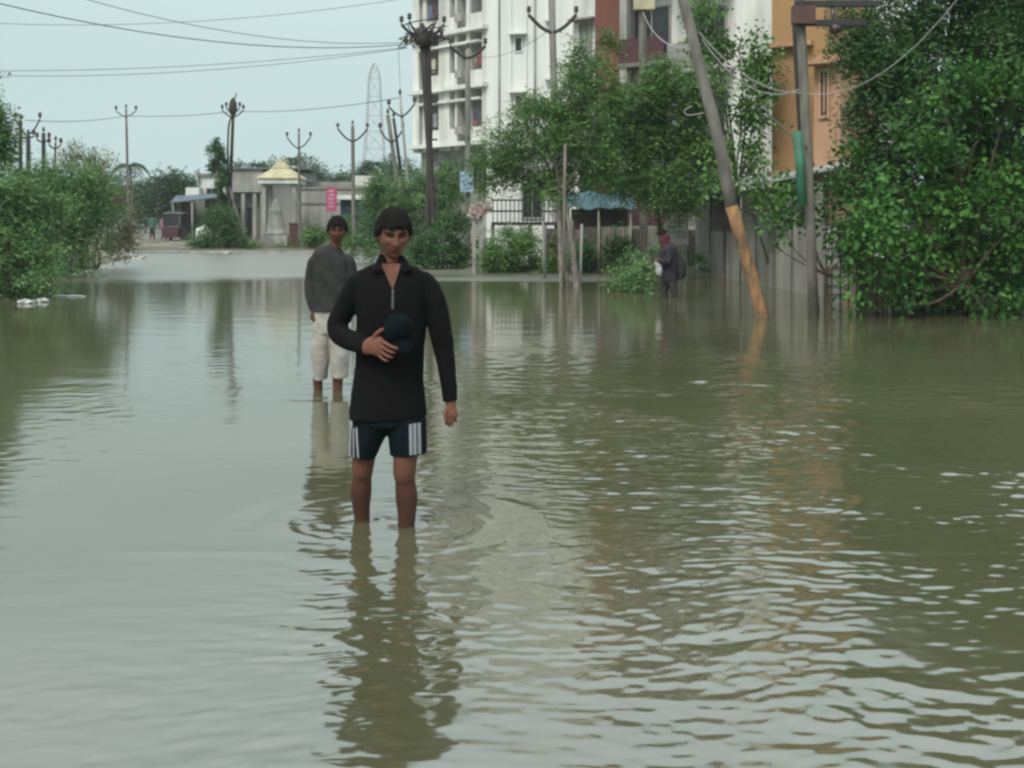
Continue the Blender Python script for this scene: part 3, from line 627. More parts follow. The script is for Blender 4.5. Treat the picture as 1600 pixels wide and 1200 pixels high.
def tree(name, label, cat, base, blobs_px, d, leaf, size=.07, kind='feather', lai=2.6, r0=.09, seed=1, clump=10, sigma=.14,
         group=None, bark='bark', stems=1, depth=.8, fork=.45, hollow=.4, droop=.3, twigs=3, stemname='trunk', crownname='crown'):
    rng = np.random.RandomState(seed); blobs = []
    for b in blobs_px:
        px, py, rx, ry = b[:4]; dd = b[4] if len(b) > 4 else d+rng.uniform(-.5, .5)
        blobs.append((P(px, py, dd), (rx*dd/F, rx*dd/F*depth, ry*dd/F)))
    t = Thing(name, label, cat, base, group); mb = MB(); branches(mb, base, blobs, r0, rng, fork, stems, twigs)
    t.part(stemname, mb, M[bark])
    me = leaf_mesh(crownname, [(np.array(c)-t.loc, r) for c, r in blobs], lai, size, kind, LF[leaf], seed, clump, sigma, hollow, droop)
    link(crownname, me, t.o)
    return t

def gbase(px, d): x = X(px, d); return (x, d, gz(x, d)-.05)

tree('acacia_tree', 'crown of a green tree at the left edge, rising above the bushes', 'tree', gbase(-60, 24),
     [(-10, 165, 28, 38), (-45, 200, 50, 80), (-18, 235, 30, 45), (-12, 210, 22, 60)], 24, 'light', .08, lai=3, r0=.12, seed=2)
tree('acacia_bush', 'bright green feathery bush leaning over the water at the left edge', 'bush', gbase(-20, 22.5),
     [(-10, 300, 60, 50), (15, 370, 75, 65), (60, 415, 45, 35), (-60, 350, 80, 110), (25, 440, 45, 30), (60, 330, 45, 40), (-40, 440, 60, 40)], 22.6, 'left', .075, lai=2.6, r0=.06, seed=3, stems=3, group='bushes on the left bank')
tree('acacia_bush', 'grey green feathery bush below the cluster of dark poles', 'bush', gbase(70, 30.5),
     [(70, 285, 60, 45), (110, 330, 65, 55), (80, 380, 60, 45), (140, 300, 45, 45), (110, 410, 45, 25), (50, 300, 40, 40)], 30.6, 'left', .085, lai=2.3, r0=.06, seed=4, stems=3, group='bushes on the left bank')
tree('thorn_bush', 'dry brownish thorn bush with bare twigs rising from its top', 'bush', gbase(150, 36),
     [(160, 300, 42, 48), (180, 345, 34, 50), (130, 262, 38, 30), (160, 390, 40, 26), (100, 250, 30, 22), (190, 375, 22, 26)], 36, 'grey', .085, lai=1.15, r0=.06, seed=5, stems=4, twigs=16, droop=0, group='bushes on the left bank')
tree('shade_tree', 'small round tree behind the far end of the lane', 'tree', gbase(262, 84),
     [(268, 288, 34, 26), (248, 300, 24, 28), (285, 305, 26, 22), (258, 325, 38, 18)], 84, 'far', .22, lai=3, r0=.15, seed=6, sigma=.3)
tree('creeper_covered_pole_tree', 'upright creeper mass leaning against the dark braced pole', 'creeper', gbase(352, 60),
     [(338, 235, 11, 19), (340, 258, 12, 20), (347, 280, 9, 22), (352, 305, 7, 20)], 60, 'dark', .12, lai=5, r0=.06, seed=7, sigma=.1, fork=.3)
tree('leafy_bush', 'dark green bush at the foot of the dark braced pole', 'bush', gbase(348, 59),
     [(345, 345, 28, 26), (335, 370, 30, 20), (368, 372, 22, 18), (320, 382, 20, 10)], 59, 'dark', .13, lai=3.5, r0=.05, seed=8, sigma=.2, stems=3)
tree('weed_clump', 'low weeds at the foot of the small shrine', 'weeds', gbase(425, 59.5),
     [(400, 386, 20, 7), (425, 388, 18, 5), (450, 386, 14, 8), (480, 380, 22, 14), (500, 368, 25, 20), (540, 360, 25, 28)], 59.5, 'light', .13, lai=2.5, r0=.03, seed=9, sigma=.12)
tree('acacia_bush', 'tall light green bush behind the foremost man, spreading under the leaning poles', 'bush', gbase(640, 42),
     [(600, 335, 40, 55), (640, 300, 42, 45), (620, 380, 55, 32), (665, 330, 45, 55), (700, 290, 32, 45), (580, 300, 22, 35), (560, 385, 30, 20)], 42, 'left', .095, lai=2.5, r0=.06, seed=10, stems=3)
tree('leafy_bush', 'dark low bush on the bank beside the white concrete post', 'bush', gbase(690, 37),
     [(690, 385, 42, 34), (660, 400, 30, 22), (715, 365, 22, 45), (730, 395, 20, 26)], 37, 'dark', .11, lai=3.2, r0=.05, seed=11, stems=3)
tree('acacia_bush', 'round green bush between the white concrete post and the fence', 'bush', gbase(800, 33.9),
     [(795, 390, 36, 34), (825, 395, 28, 30), (775, 405, 22, 24), (810, 365, 25, 18)], 33.9, 'acacia', .085, lai=2.8, r0=.05, seed=12, stems=3)
tree('acacia_tree', 'wide feathery tree over the fence, its stems standing in the water', 'tree', (X(889, 26.2), 26.2, -.3),
     [(790, 235, 52, 34), (850, 205, 62, 44), (905, 215, 45, 50), (870, 160, 55, 28), (765, 262, 30, 30), (830, 272, 50, 24), (905, 268, 34, 26), (810, 165, 30, 16), (930, 75, 30, 30), (900, 110, 30, 24), (940, 150, 34, 50), (860, 290, 40, 20), (930, 250, 30, 40)],
     27.5, 'acacia', .085, lai=3.2, r0=.075, seed=13, stems=3, fork=.62, bark='barkg', twigs=5)
tree('acacia_tree', 'bushy tree right of the wide feathery tree, behind the person with the bag', 'tree', gbase(1028, 31.2),
     [(1000, 215, 52, 48), (1055, 205, 52, 50), (975, 268, 40, 40), (1020, 285, 52, 34), (1060, 310, 40, 24), (990, 180, 40, 40), (1085, 180, 30, 50), (1080, 260, 36, 42), (1040, 120, 42, 36), (1010, 150, 36, 30), (960, 215, 30, 34)],
     29.5, 'acacia', .085, lai=3.6, r0=.10, seed=14, fork=.55, twigs=4)
tree('leafy_tree', 'loose leafy tree between the long leaning pole and the orange building', 'tree', gbase(1160, 33.5),
     [(1120, 60, 42, 40), (1165, 95, 40, 42), (1095, 130, 36, 38), (1160, 185, 38, 40), (1120, 230, 36, 34), (1180, 240, 26, 34), (1190, 140, 22, 40), (1110, 12, 34, 16)],
     29, 'acacia', .09, 'broad', lai=2.1, r0=.08, seed=15, twigs=4, sigma=.18)
tree('leafy_bush', 'low green shrub in the water left of the person with the bag', 'bush', (X(1000, 24.5), 24.5, -.3),
     [(995, 425, 26, 28), (1008, 400, 16, 24), (975, 435, 18, 18), (1018, 440, 12, 16)], 24.5, 'left', .075, lai=3, r0=.03, seed=16, stems=2)
tree('leafy_bush', 'dark undergrowth against the sheet fence just right of the feathery tree stems', 'bush', gbase(930, 33.75),
     [(925, 392, 26, 26), (950, 402, 26, 22), (915, 412, 20, 12), (965, 385, 18, 30)], 33.3, 'dark', .10, lai=2.6, r0=.04, seed=31, stems=3)
tree('leafy_bush', 'dark undergrowth against the sheet fence just left of the feathery tree stems', 'bush', gbase(862, 33.75),
     [(862, 395, 18, 26), (872, 408, 18, 16), (852, 412, 14, 12)], 33.3, 'acacia', .09, lai=2.2, r0=.04, seed=32, stems=3)
tree('hanging_creeper', 'creeper hanging over the shed roof edge behind the long leaning pole', 'creeper', gbase(1215, 26.5),
     [(1195, 300, 26, 22), (1225, 320, 22, 26), (1175, 290, 20, 16), (1105, 285, 22, 20), (1130, 275, 20, 16)], 25.2, 'acacia', .09, 'broad', lai=1.9, r0=.03, seed=33, fork=.75)
tree('seedling', 'tiny plant at the foot of the grey sheet wall', 'plant', gbase(1096, 31),
     [(1092, 408, 12, 14), (1104, 420, 10, 8)], 30.2, 'dark', .08, lai=3, r0=.02, seed=17)
tree('creeper', 'leafy creeper sprawling over the green pipe and grey double pole', 'creeper', (X(1295, 18.6), 18.6, -.3),
     [(1222, 345, 28, 20), (1262, 325, 34, 30), (1300, 300, 34, 34), (1240, 290, 26, 18), (1325, 255, 28, 40), (1310, 350, 26, 26), (1350, 300, 30, 40), (1210, 372, 12, 12), (1330, 385, 22, 30)],
     18.6, 'broad', .075, 'broad', lai=1.7, r0=.03, seed=18, sigma=.13, bark='bark', twigs=4)
tree('neem_tree', 'tall fine leaved dark tree filling the upper right corner', 'tree', gbase(1480, 19.5),
     [(1400, 70, 62, 70), (1480, 40, 80, 70), (1570, 70, 80, 90), (1650, 100, 80, 120), (1385, 180, 55, 60), (1450, 160, 80, 70), (1550, 200, 90, 80), (1640, 280, 80, 90), (1370, 260, 45, 50), (1440, 270, 60, 50), (1540, 300, 80, 60), (1350, 40, 34, 44), (1345, 110, 26, 50), (1400, 340, 60, 60), (1500, 400, 80, 60), (1600, 430, 70, 60), (1440, -50, 70, 60), (1540, -70, 90, 80), (1640, -60, 90, 90), (1500, -150, 80, 60), (1620, -150, 80, 70)],
     19.4, 'dark', .085, lai=3.6, r0=.17, seed=19, sigma=.15, droop=.5)
tree('leafy_tree', 'broad leaved tree with yellow green leaves hanging to the water at the right edge', 'tree', gbase(1530, 17.8),
     [(1470, 130, 50, 40), (1540, 160, 60, 50), (1590, 110, 45, 40), (1430, 200, 45, 40), (1500, 240, 60, 40), (1580, 260, 60, 50), (1370, 330, 34, 40), (1400, 290, 34, 34), (1350, 400, 24, 44), (1395, 430, 24, 26),
      (1530, 330, 55, 40), (1600, 370, 60, 60), (1490, 390, 50, 34), (1545, 440, 50, 34), (1440, 400, 55, 40), (1390, 360, 44, 44), (1450, 350, 60, 40), (1480, 450, 50, 26), (1420, 455, 40, 22), (1560, 480, 60, 22), (1350, 370, 28, 30), (1600, 460, 50, 30), (1345, 460, 18, 26), (1650, 300, 60, 100), (1500, 300, 44, 30)],
     17.6, 'broad', .08, 'broad', lai=1.7, r0=.07, seed=20, sigma=.16, hollow=.55, twigs=4)
def palm(name, label, base, top, d, n, ln, seed, group=None):
    rng = np.random.RandomState(seed); t = Thing(name, label, 'palm', base, group); mb = MB()
    tp = P(top[0], top[1], d); mb.tube([base, (np.array(base)+tp)/2+[.1, 0, 0], tp], [.10, .08, .07], 8, smooth=3); t.part('trunk', mb, M['barkg'])
    mb = MB()
    for k in range(n):
        a = 2*math.pi*k/n+rng.uniform(-.2, .2); up = rng.uniform(.1, .9); dr = np.array((math.cos(a), math.sin(a), 0))
        sd_ = np.array((-dr[1], dr[0], 0)); pts = []
        for i in range(9):
            s = i/8; pts.append(tp+dr*ln*s*(1-.25*up*s)+np.array((0, 0, ln*(up*s-1.25*s*s))))
        for i in range(8):
            for q in range(3):
                s = (i+q/3)/8; p = pts[i]*(1-q/3)+pts[i+1]*(q/3); wd = ln*.26*math.sin(math.pi*min(1, s*.9+.12))
                for sg in (-1, 1):
                    mb.add([p, p+dr*ln*.05, p+sd_*sg*wd+dr*ln*.08+np.array((0, 0, -wd*.55))], [(0, 1, 2)])
    me = mesh('crown', np.array(mb.v)-t.loc, mb.f, LF['far']); at = me.attributes.new('tint', 'FLOAT', 'FACE'); at.data.foreach_set('value', np.full(len(me.polygons), .3, np.float32))
    link('crown', me, t.o)
palm('palm_tree', 'small palm just left of the thin straight pole', gbase(205, 78), (203, 258), 78, 12, 1.7, 3)
palm('palm_tree', 'palm crown above the roof left of the yellow pavilion', gbase(400, 112), (402, 258), 112, 12, 1.7, 4)
palm('palm_tree', 'palm crown right behind the yellow pavilion roof', gbase(452, 112), (455, 248), 112, 12, 1.8, 5)
palm('palm_tree', 'palm crown just left of the lattice tower foot', gbase(585, 115), (584, 255), 115, 12, 1.9, 6)
rng = np.random.RandomState(8)
bl = [(P(px, py+rng.uniform(-3, 3), 120+rng.uniform(-6, 6)), (1.2, 1.2, 1.0)) for px, py in [(370, 262), (385, 270), (415, 272), (430, 268), (470, 262), (488, 266), (505, 272), (470, 282), (490, 285), (520, 282), (545, 285), (560, 282), (570, 268), (600, 262), (620, 262), (640, 265), (585, 280), (610, 280), (400, 285), (215, 300), (195, 290)]]
bl += [(P(px, 315, 125), (3, 2, 3.)) for px in range(-300, 1900, 45)]
o = link('far_treeline', leaf_mesh('far_treeline', bl, 2.6, .34, 'feather', LF['far'], 9, 8, .35)); o['kind'] = 'stuff'; props(o, 'far off line of trees behind the roofs at the end of the flood', 'trees')

# ------------------------------------------------------------------ large buildings
def facade(px0, d0, px1, d1):
    a = np.array((X(px0, d0), d0, 0.)); b = np.array((X(px1, d1), d1, 0.)); u = (b-a); Ln = np.linalg.norm(u); u /= Ln
    nrm = np.array((u[1], -u[0], 0.))   # outward, to the camera
    if nrm[1] > 0: nrm = -nrm
    return a, u, nrm, Ln
def window(t, par, o_, u, nr, x0, x1, z0, z1, pane='dark', frame='conc', off=0.0, hood=False, bars=1):
    mb = MB(); fw = .06
    for (a, b, c, d_) in ((x0, x0+fw, z0, z1), (x1-fw, x1, z0, z1), (x0+fw, x1-fw, z0, z0+fw), (x0+fw, x1-fw, z1-fw, z1)): mb.obox(o_, u, nr, a, b, off, off+.07, c, d_)
    for k in range(bars): xc = x0+(x1-x0)*(k+1)/(bars+1); mb.obox(o_, u, nr, xc-.02, xc+.02, off+.012, off+.05, z0+fw, z1-fw)
    if hood: mb.obox(o_, u, nr, x0-.25, x1+.25, off, off+.45, z1+.08, z1+.16)
    fr = t.part('window', mb, M[frame], par)
    mb = MB(); mb.obox(o_, u, nr, x0+fw, x1-fw, off+.001, off+.011, z0+fw, z1-fw); t.part('pane', mb, M[pane], fr)

# the tall white apartment block
t = Thing('apartment_building', 'tall white apartment block with stained balconies and a bare side wall', 'building', (X(760, 60), 60, .1))
a1, u1, n1, L1 = facade(760, 60, 645, 64.5)     # balcony front, receding left
a2, u2, n2, L2 = facade(760, 60, 948, 58.5)     # bare wall
FL = [-.3, 2.7, 5.7, 8.7, 11.7, 14.7, 17.7, 20.7]
mb = MB(); mb.obox(a2, u2, n2, .002, L2, -9, 0, -.5, 21.5)
wall = t.part('side_wall', mb, M['clean'])
mb = MB(); mb.obox(a1, u1, n1, 0, L1, -9, -1.2, 5.4, 21.5); t.part('front_wall', mb, M['white'])
mb = MB(); mb.obox(a1, u1, n1, 0, L1, -9, -.6, -.5, 5.4); t.part('ground_storey', mb, M['greyw'])
k = (60/F)
piers = [(0, .35), (1.32, 1.62), (2.35, 2.55), (3.0, 3.9), (5.0, 5.3), (L1-.55, L1)]
mb = MB()
for a, b in piers: mb.obox(a1, u1, n1, a, b, -1.2, .0, 5.4, 21.3)
t.part('pier', mb, M['white'])
for z in FL[2:]:
    mb = MB(); mb.obox(a1, u1, n1, -.1, L1+.1, -1.2, .35, z-.12, z+.1); t.part('ledge', mb, M['clean'])
    for a, b in ((.36, 1.31), (2.56, 2.99), (3.91, 4.99)): mb = MB(); mb.obox(a1, u1, n1, a, b, -.12, -.04, z+.1, z+.85); t.part('parapet', mb, M['white'])
    mb = MB(); mb.obox(a1, u1, n1, .36, L1-.6, -.5, .25, z+2.25, z+2.38); t.part('sunshade', mb, M['white'])
    for (a, b, pn) in ((.4, 1.25, 'dark'), (1.66, 2.3, 'shutter'), (2.58, 2.97, 'dark'), (3.95, 4.4, 'shutter'), (4.45, 4.95, 'dark')):
        window(t, None, a1, u1, n1, a, b, z+.5, z+2.3, pn, off=-1.2)
rr = random.Random(12); CL = [mat('faded red laundry', (.22, .07, .06), .9), mat('faded blue laundry', (.09, .13, .22), .9), mat('grey laundry', (.25, .24, .22), .9), mat('cream laundry', (.45, .42, .33), .9)]
for z in FL[2:]:
    for a, b in ((.4, 1.28), (3.95, 4.95)):
        mb = MB(); x = a
        while x < b: mb.obox(a1, u1, n1, x, x+.02, -.11, -.09, z+.86, z+2.2); x += .13
        mb.obox(a1, u1, n1, a, b, -.115, -.085, z+1.5, z+1.53); t.part('grille', mb, M['shutter'])
        for q in range(3):
            if rr.random() < .6:
                x = rr.uniform(a, b-.35); mb = MB(); mb.obox(a1, u1, n1, x, x+rr.uniform(.2, .4), -.06, -.03, z+rr.uniform(.9, 1.2), z+1.75); t.part('laundry', mb, CL[rr.randrange(4)])
    if rr.random() < .8:
        x = rr.choice((1.65, 2.8)); mb = MB(); mb.obox(a1, u1, n1, x, x+.55, -.02, .3, z+.5, z+.9); t.part('air_conditioner', mb, M['conc'])
for z in FL[1:]:
    window(t, None, a2, u2, n2, 1.5, 1.95, z+1.95-.9+.55, z+1.95+.45, 'dark', 'clean', hood=True, bars=0)
    mb = MB(); mb.obox(a2, u2, n2, 3.15, 3.5, 0, .4, z+.1, z+.22).obox(a2, u2, n2, 3.42, 3.5, .002, .38, z+.22, z+1.1); t.part('ledge', mb, M['clean'])
for xx in (.7, 2.6, 3.6):
    mb = MB(); mb.tube([a2+u2*xx+n2*.06+np.array((0, 0, 2.)), a2+u2*xx+n2*.06+np.array((0, 0, 21.))], .05, 8); t.part('drainpipe', mb, M['conc'])
mb = MB(); mb.obox(a2, u2, n2, 1.28, 1.36, 0, .09, 3, 21.4); mb.obox(a2, u2, n2, 2.1, 2.18, 0, .09, 3, 21.4); t.part('rib', mb, M['clean'])
for (a, b) in ((.5, 1.7), (2.0, 3.2), (3.6, 4.6)):
    window(t, None, a1, u1, n1, a, b, 3.2, 4.9, 'dark', 'conc', off=-.6, bars=2)

# block with the red brown bay
t = Thing('apartment_building', 'cream apartment block with a red brown painted bay and a dark balcony', 'building', (X(950, 44), 44, .1))
a, u, n_, Ln = facade(895, 45, 1208, 40)
mb = MB(); mb.obox(a, u, n_, 0, Ln, -6, 0, -.2, 15); t.part('wall', mb, M['white'])
xr0 = 1.35
mb = MB(); mb.obox(a, u, n_, xr0, xr0+1.25, .0, .5, -.1, 15.2); t.part('red_bay', mb, M['redbrown'])
for z in (1.2, 4.2, 7.2, 10.2, 13.2):
    mb = MB(); mb.obox(a, u, n_, xr0+1.26, xr0+3.2, 0, .9, z, z+.15); sl = t.part('balcony', mb, M['concd'])
    mb = MB(); mb.obox(a, u, n_, xr0+1.28, xr0+3.18, .82, .88, z+.15, z+1.05); t.part('parapet', mb, M['maroon'], sl)
    mb = MB(); mb.obox(a, u, n_, 4.75, 6.9, 0, 1.1, z-.4, z-.25); sl = t.part('balcony', mb, M['conc'])
    mb = MB(); mb.obox(a, u, n_, 4.78, 6.88, 1.02, 1.08, z-.25, z+.65); t.part('parapet', mb, M['greyw'], sl)
    window(t, None, a, u, n_, xr0+1.4, xr0+3.0, z+.3, z+2.3, 'dark', off=.0)
    window(t, None, a, u, n_, 5.0, 6.6, z+.1, z+2.0, 'dark', off=.0)
    window(t, None, a, u, n_, .3, .9, z+.9, z+2.0, 'shutter', off=.0, hood=True)
mb = MB(); mb.obox(a, u, n_, xr0+1.3, xr0+1.6, .55, .85, 0, 15); t.part('column', mb, M['conc'])
cl = MB(); q = a+u*6.2+n_*1.15
for i in range(8):
    for j in range(6):
        pass
g = [[q+u*(i*.06)+n_*(.03*math.sin(i*1.3+j*.5)) + np.array((0, 0, 10.9-j*.16)) for i in range(9)] for j in range(6)]
for s_ in (0, 1): cl.v += [tuple(p+n_*(.012*s_)) for row in g for p in row]
cl.f = [(j*9+i, j*9+i+1, (j+1)*9+i+1, (j+1)*9+i) for j in range(5) for i in range(8)]; cl.f += [tuple(54+x for x in f_[::-1]) for f_ in cl.f]
single('hanging_cloth', cl, M['pinkc'], 'pink cloth hung on the balcony left of the orange building', 'cloth')

# orange building and the white one beyond it
t = Thing('house', 'orange painted building with a tall narrow window', 'building', (X(1250, 29), 29, .1))
a, u, n_, Ln = facade(1206, 29.5, 1290, 28.8)
mb = MB(); mb.obox(a, u, n_, 0, Ln, -5, 0, -.2, 9.5); t.part('wall', mb, M['orange'])
a3, u3, n3, L3 = facade(1272, 28.2, 1313, 27.9)
mb = MB(); mb.obox(a3, u3, n3, 0, L3, -.6, 0, 2.3, Z(85, 28)); t.part('wing', mb, M['peach'])
window(t, None, a3, u3, n3, X(1283, 28)-a3[0], X(1300, 28)-a3[0], Z(185, 28), Z(107, 28), 'dark', 'peach', hood=True)
mb = MB(); mb.obox(a, u, n_, -.05, Ln+.05, 0, .25, 2.6, 2.75); t.part('ledge', mb, M['peach']); mb = MB(); mb.obox(a, u, n_, -.05, Ln-.3, 0, .25, 5.9, 6.02); t.part('ledge', mb, M['peach'])
t = Thing('house', 'white building showing between the orange building and the right hand tree', 'building', (X(1330, 33), 33, .1))
mb = MB(); mb.box(X(1280, 33), X(1420, 33), 33, 39, -.2, 9); t.part('wall', mb, M['clean'])
mb = MB(); mb.box(X(1278, 33), X(1422, 33), 32.6, 32.995, Z(85, 33), Z(80, 33)); t.part('ledge', mb, M['conc'])
window(t, None, np.array((X(1322, 33), 33, 0.)), np.array((1., 0, 0)), np.array((0, -1., 0)), 0, 1.0, 3.4, 4.8, 'dark', 'clean')

# small white house behind the wide tree
t = Thing('house', 'low white house half hidden behind the wide feathery tree', 'building', (X(850, 41), 41, .3))
mb = MB(); mb.box(X(770, 41), X(905, 41), 41, 46, 0, Z(235, 41)); t.part('wall', mb, M['clean'])
mb = MB(); mb.box(X(765, 41), X(910, 41), 40.7, 46.2, Z(235, 41), Z(230, 41)); t.part('roof', mb, M['concd'])
o_ = np.array((X(770, 41), 41, 0.)); ux = np.array((1., 0, 0)); uy = np.array((0, -1., 0))
window(t, None, o_, ux, uy, 1.0, 1.8, 1.6, 2.9); window(t, None, o_, ux, uy, 2.2, 2.7, 1.2, 2.9)
# dark terrace railing
t = Thing('terrace_railing', 'black steel terrace railing under the wide feathery tree', 'railing', (X(825, 37), 37, .3))
mb = MB(); mb.box(X(768, 37), X(885, 37), 36.5, 38.5, Z(352, 37), Z(347, 37)); t.part('deck', mb, M['black'])
mb = MB()
for y in (313, 330): mb.box(X(768, 37), X(885, 37), 36.55, 36.62, Z(y+1.6, 37), Z(y-1.2, 37))
for i in range(18): x = X(770+i*6.6, 37); mb.box(x, x+.03, 36.56, 36.60, Z(347, 37), Z(312, 37))
t.part('railing', mb, M['black'])
for i, px in enumerate((770, 828, 884)):
    mb = MB(); mb.box(X(px, 37)-.06, X(px, 37)+.06, 36.7, 36.82, .1, Z(352, 37)); t.part('post', mb, M['concd'])
# stall with teal tarpaulin
t = Thing('market_stall', 'dark stall roofed with a teal tarpaulin behind the tree stems', 'stall', (X(930, 36), 36, .3))
mb = MB(); g = []
for j in range(6):
    for i in range(14):
        x = X(885+i*8, 36); y = 34.8+j*.45; g.append((x, y, Z(326, 36)+j*.11+.05*math.sin(i*1.4)+.03*math.sin(j*2+i)))
mb.v = g+[(x, y, z-.03) for x, y, z in g]; mb.f = [(j*14+i, j*14+i+1, (j+1)*14+i+1, (j+1)*14+i) for j in range(5) for i in range(13)]; mb.f += [tuple(84+q for q in f_[::-1]) for f_ in mb.f]
t.part('tarpaulin', mb, M['teal'])
mb = MB(); mb.box(X(895, 36), X(985, 36), 36.9, 37.0, .1, Z(326, 36)); t.part('back_wall', mb, M['sheetd'])
for px in (888, 935, 985):
    mb = MB(); mb.tube([(X(px, 35), 34.9, .1), (X(px, 35), 34.9, Z(325, 36))], .03, 6); t.part('post', mb, M['conc'])
mb = MB(); mb.box(X(900, 36), X(975, 36), 35.4, 36.0, .1, 1.0); t.part('counter', mb, M['sheetd'])

# ------------------------------------------------------------------ fences, walls, shed on the right
def corrugated(mb, a, b, z0, z1, pitch=.09, amp=.012, dep=.004):
    a = np.array(a, float); b = np.array(b, float); u = b-a; Ln = np.linalg.norm(u); u /= Ln; nn = np.array((u[1], -u[0], 0)); n = max(4, int(Ln/pitch*4)); k = len(mb.v)
    for side in (0, 1):
        for i in range(n+1):
            p = a+u*Ln*i/n+nn*(amp*math.sin(i*math.pi/2)+dep*side*6)
            mb.v += [(p[0], p[1], z0), (p[0], p[1], z1)]
    m_ = 2*(n+1)
    for i in range(n):
        q = k+2*i; mb.f.append((q, q+2, q+3, q+1)); mb.f.append((q+m_, q+m_+1, q+m_+3, q+m_+2)); mb.f.append((q+1, q+3, q+3+m_, q+1+m_))
t = Thing('sheet_fence', 'brown grey sheet fence along the bank behind the tree stems', 'fence', (X(920, 33.6), 33.6, .1))
edges = [848, 872, 893, 910, 935, 962, 985, 1012, 1040, 1070, 1100]
for i in range(len(edges)-1):
    mb = MB(); top = Z(358+random.uniform(-4, 5), 33.6)
    corrugated(mb, (X(edges[i], 33.6)+.02, 33.6, 0), (X(edges[i+1], 33.6)-.02, 33.6+random.uniform(-.03, .03), 0), .0, top)
    t.part('sheet', mb, M['sheet' if i % 3 else 'sheetd'])
for px in edges[::2]:
    mb = MB(); mb.tube([(X(px, 33.5), 33.5, -.1), (X(px, 33.5)+.02, 33.5, Z(345, 33.5))], .035, 6); t.part('post', mb, M['conc'])
# shed of corrugated sheets
t = Thing('sheet_shed', 'long grey corrugated sheet shed with a low roof behind the ochre footed pole', 'shed', (X(1200, 27), 27, -.1))
sh = [(1088, 32.6), (1112, 31.5), (1135, 30.0), (1160, 28.6), (1185, 27.2), (1212, 25.6), (1240, 24.4), (1266, 23.3), (1290, 22.4)]
for i in range(len(sh)-1):
    (p0, d0), (p1, d1) = sh[i], sh[i+1]; mb = MB()
    dark = i in (1, 2)
    corrugated(mb, (X(p0, d0), d0, 0), (X(p1, d1)-.03, d1+.02, 0), -.35, 2.22 if not dark else 1.25)
    t.part('sheet', mb, M['sheet'])
    if dark:
        mb = MB(); corrugated(mb, (X(p0, d0), d0+.05, 0), (X(p1, d1)-.03, d1+.07, 0), 1.2, 2.2); t.part('upper_sheet', mb, M['sheetd'])
    mb = MB(); mb.tube([(X(p1, d1), d1-.06, -.3), (X(p1, d1)+random.uniform(-.03, .03), d1-.06, 2.2)], .028, 6); t.part('post', mb, M['sheetd'])
mb = MB()
va, vb = np.array((X(1100, 31.9), 31.9, 0)), np.array((X(1222, 25.2), 25.2, 0)); uu = (vb-va)/np.linalg.norm(vb-va); nn = np.array((uu[1], -uu[0], 0)); nn = nn if nn[1] < 0 else -nn
Lr = np.linalg.norm(vb-va)
k_ = [va+nn*.55+np.array((0, 0, 2.26)), vb+nn*.55+np.array((0, 0, 2.26)), vb-nn*2.5+np.array((0, 0, 2.9)), va-nn*2.5+np.array((0, 0, 2.9))]
mb.add(k_+[p+np.array((0, 0, .06)) for p in k_], [(0, 3, 2, 1), (4, 5, 6, 7), (0, 1, 5, 4), (1, 2, 6, 5), (2, 3, 7, 6), (3, 0, 4, 7)]); t.part('roof', mb, M['roof'])
mb = MB(); mb.obox(va, uu, nn, 0, Lr, .42, .5, 2.05, 2.2); t.part('beam', mb, M['black'])

t = Thing('notice_board', 'white board with faded writing beside the person with the bag', 'sign', (X(1058, 30.5), 30.5, -.1))
mb = MB(); mb.box(X(1040, 30.5), X(1075, 30.5), 30.45, 30.5, Z(382, 30.5), Z(312, 30.5)); bd = t.part('board', mb, M['signw'])
mb = MB(); rr = random.Random(4)
for row, yy in enumerate((322, 329, 346, 353, 362, 369)):
    x = 1044+rr.uniform(0, 3)
    while x < 1070:
        wd = rr.uniform(1.2, 3.4)
        if rr.random() < .75: mb.box(X(x, 30.5), X(x+wd, 30.5), 30.443, 30.4485, Z(yy+rr.uniform(1.5, 3), 30.5), Z(yy-rr.uniform(0, 1.5), 30.5))
        x += wd+rr.uniform(.8, 2)
t.part('lettering', mb, M['mark'], bd)
for px in (1043, 1072):
    mb = MB(); mb.box(X(px, 30.5)-.03, X(px, 30.5)+.03, 30.502, 30.56, -.3, Z(310, 30.5)); t.part('post', mb, M['conc'])
t = Thing('grid_gate', 'pale gate panel crossed by dark bars between the double pole and the tree', 'gate', (X(1305, 20.6), 20.6, -.3))
mb = MB(); mb.box(X(1290, 20.6), X(1326, 20.6), 20.62, 20.68, Z(420, 20.6), Z(352, 20.6)); t.part('panel', mb, M['clean'])
mb = MB(); mb.box(X(1302, 20.6), X(1320, 20.6), 20.62, 20.68, -.3, Z(421, 20.6)); t.part('lower_panel', mb, M['white'])
mb = MB()
for y in (352, 364, 376, 388, 400, 419, 432, 446, 460): mb.box(X(1288, 20.6), X(1328, 20.6), 20.585, 20.6, Z(y+.8, 20.6), Z(y-.8, 20.6))
for px in (1290, 1300, 1313, 1326): mb.box(X(px-.8, 20.6), X(px+.8, 20.6), 20.6, 20.618, -.3, Z(350, 20.6))
t.part('bars', mb, M['black'])
t = Thing('wooden_fence', 'row of thin grey posts standing in the water under the right hand tree', 'fence', (X(1430, 18.3), 18.3, -.3))
for i, px in enumerate((1335, 1362, 1392, 1420, 1450, 1468, 1478, 1500, 1530, 1565, 1598)):
    mb = MB(); x = X(px, 18.3); tp = Z(random.uniform(415, 445), 18.3); mb.tube([(x, 18.3, -.4), (x+random.uniform(-.05, .05), 18.3, tp)], [.022, .018], 6); t.part('post', mb, M['barkg' if i % 2 else 'conc'])
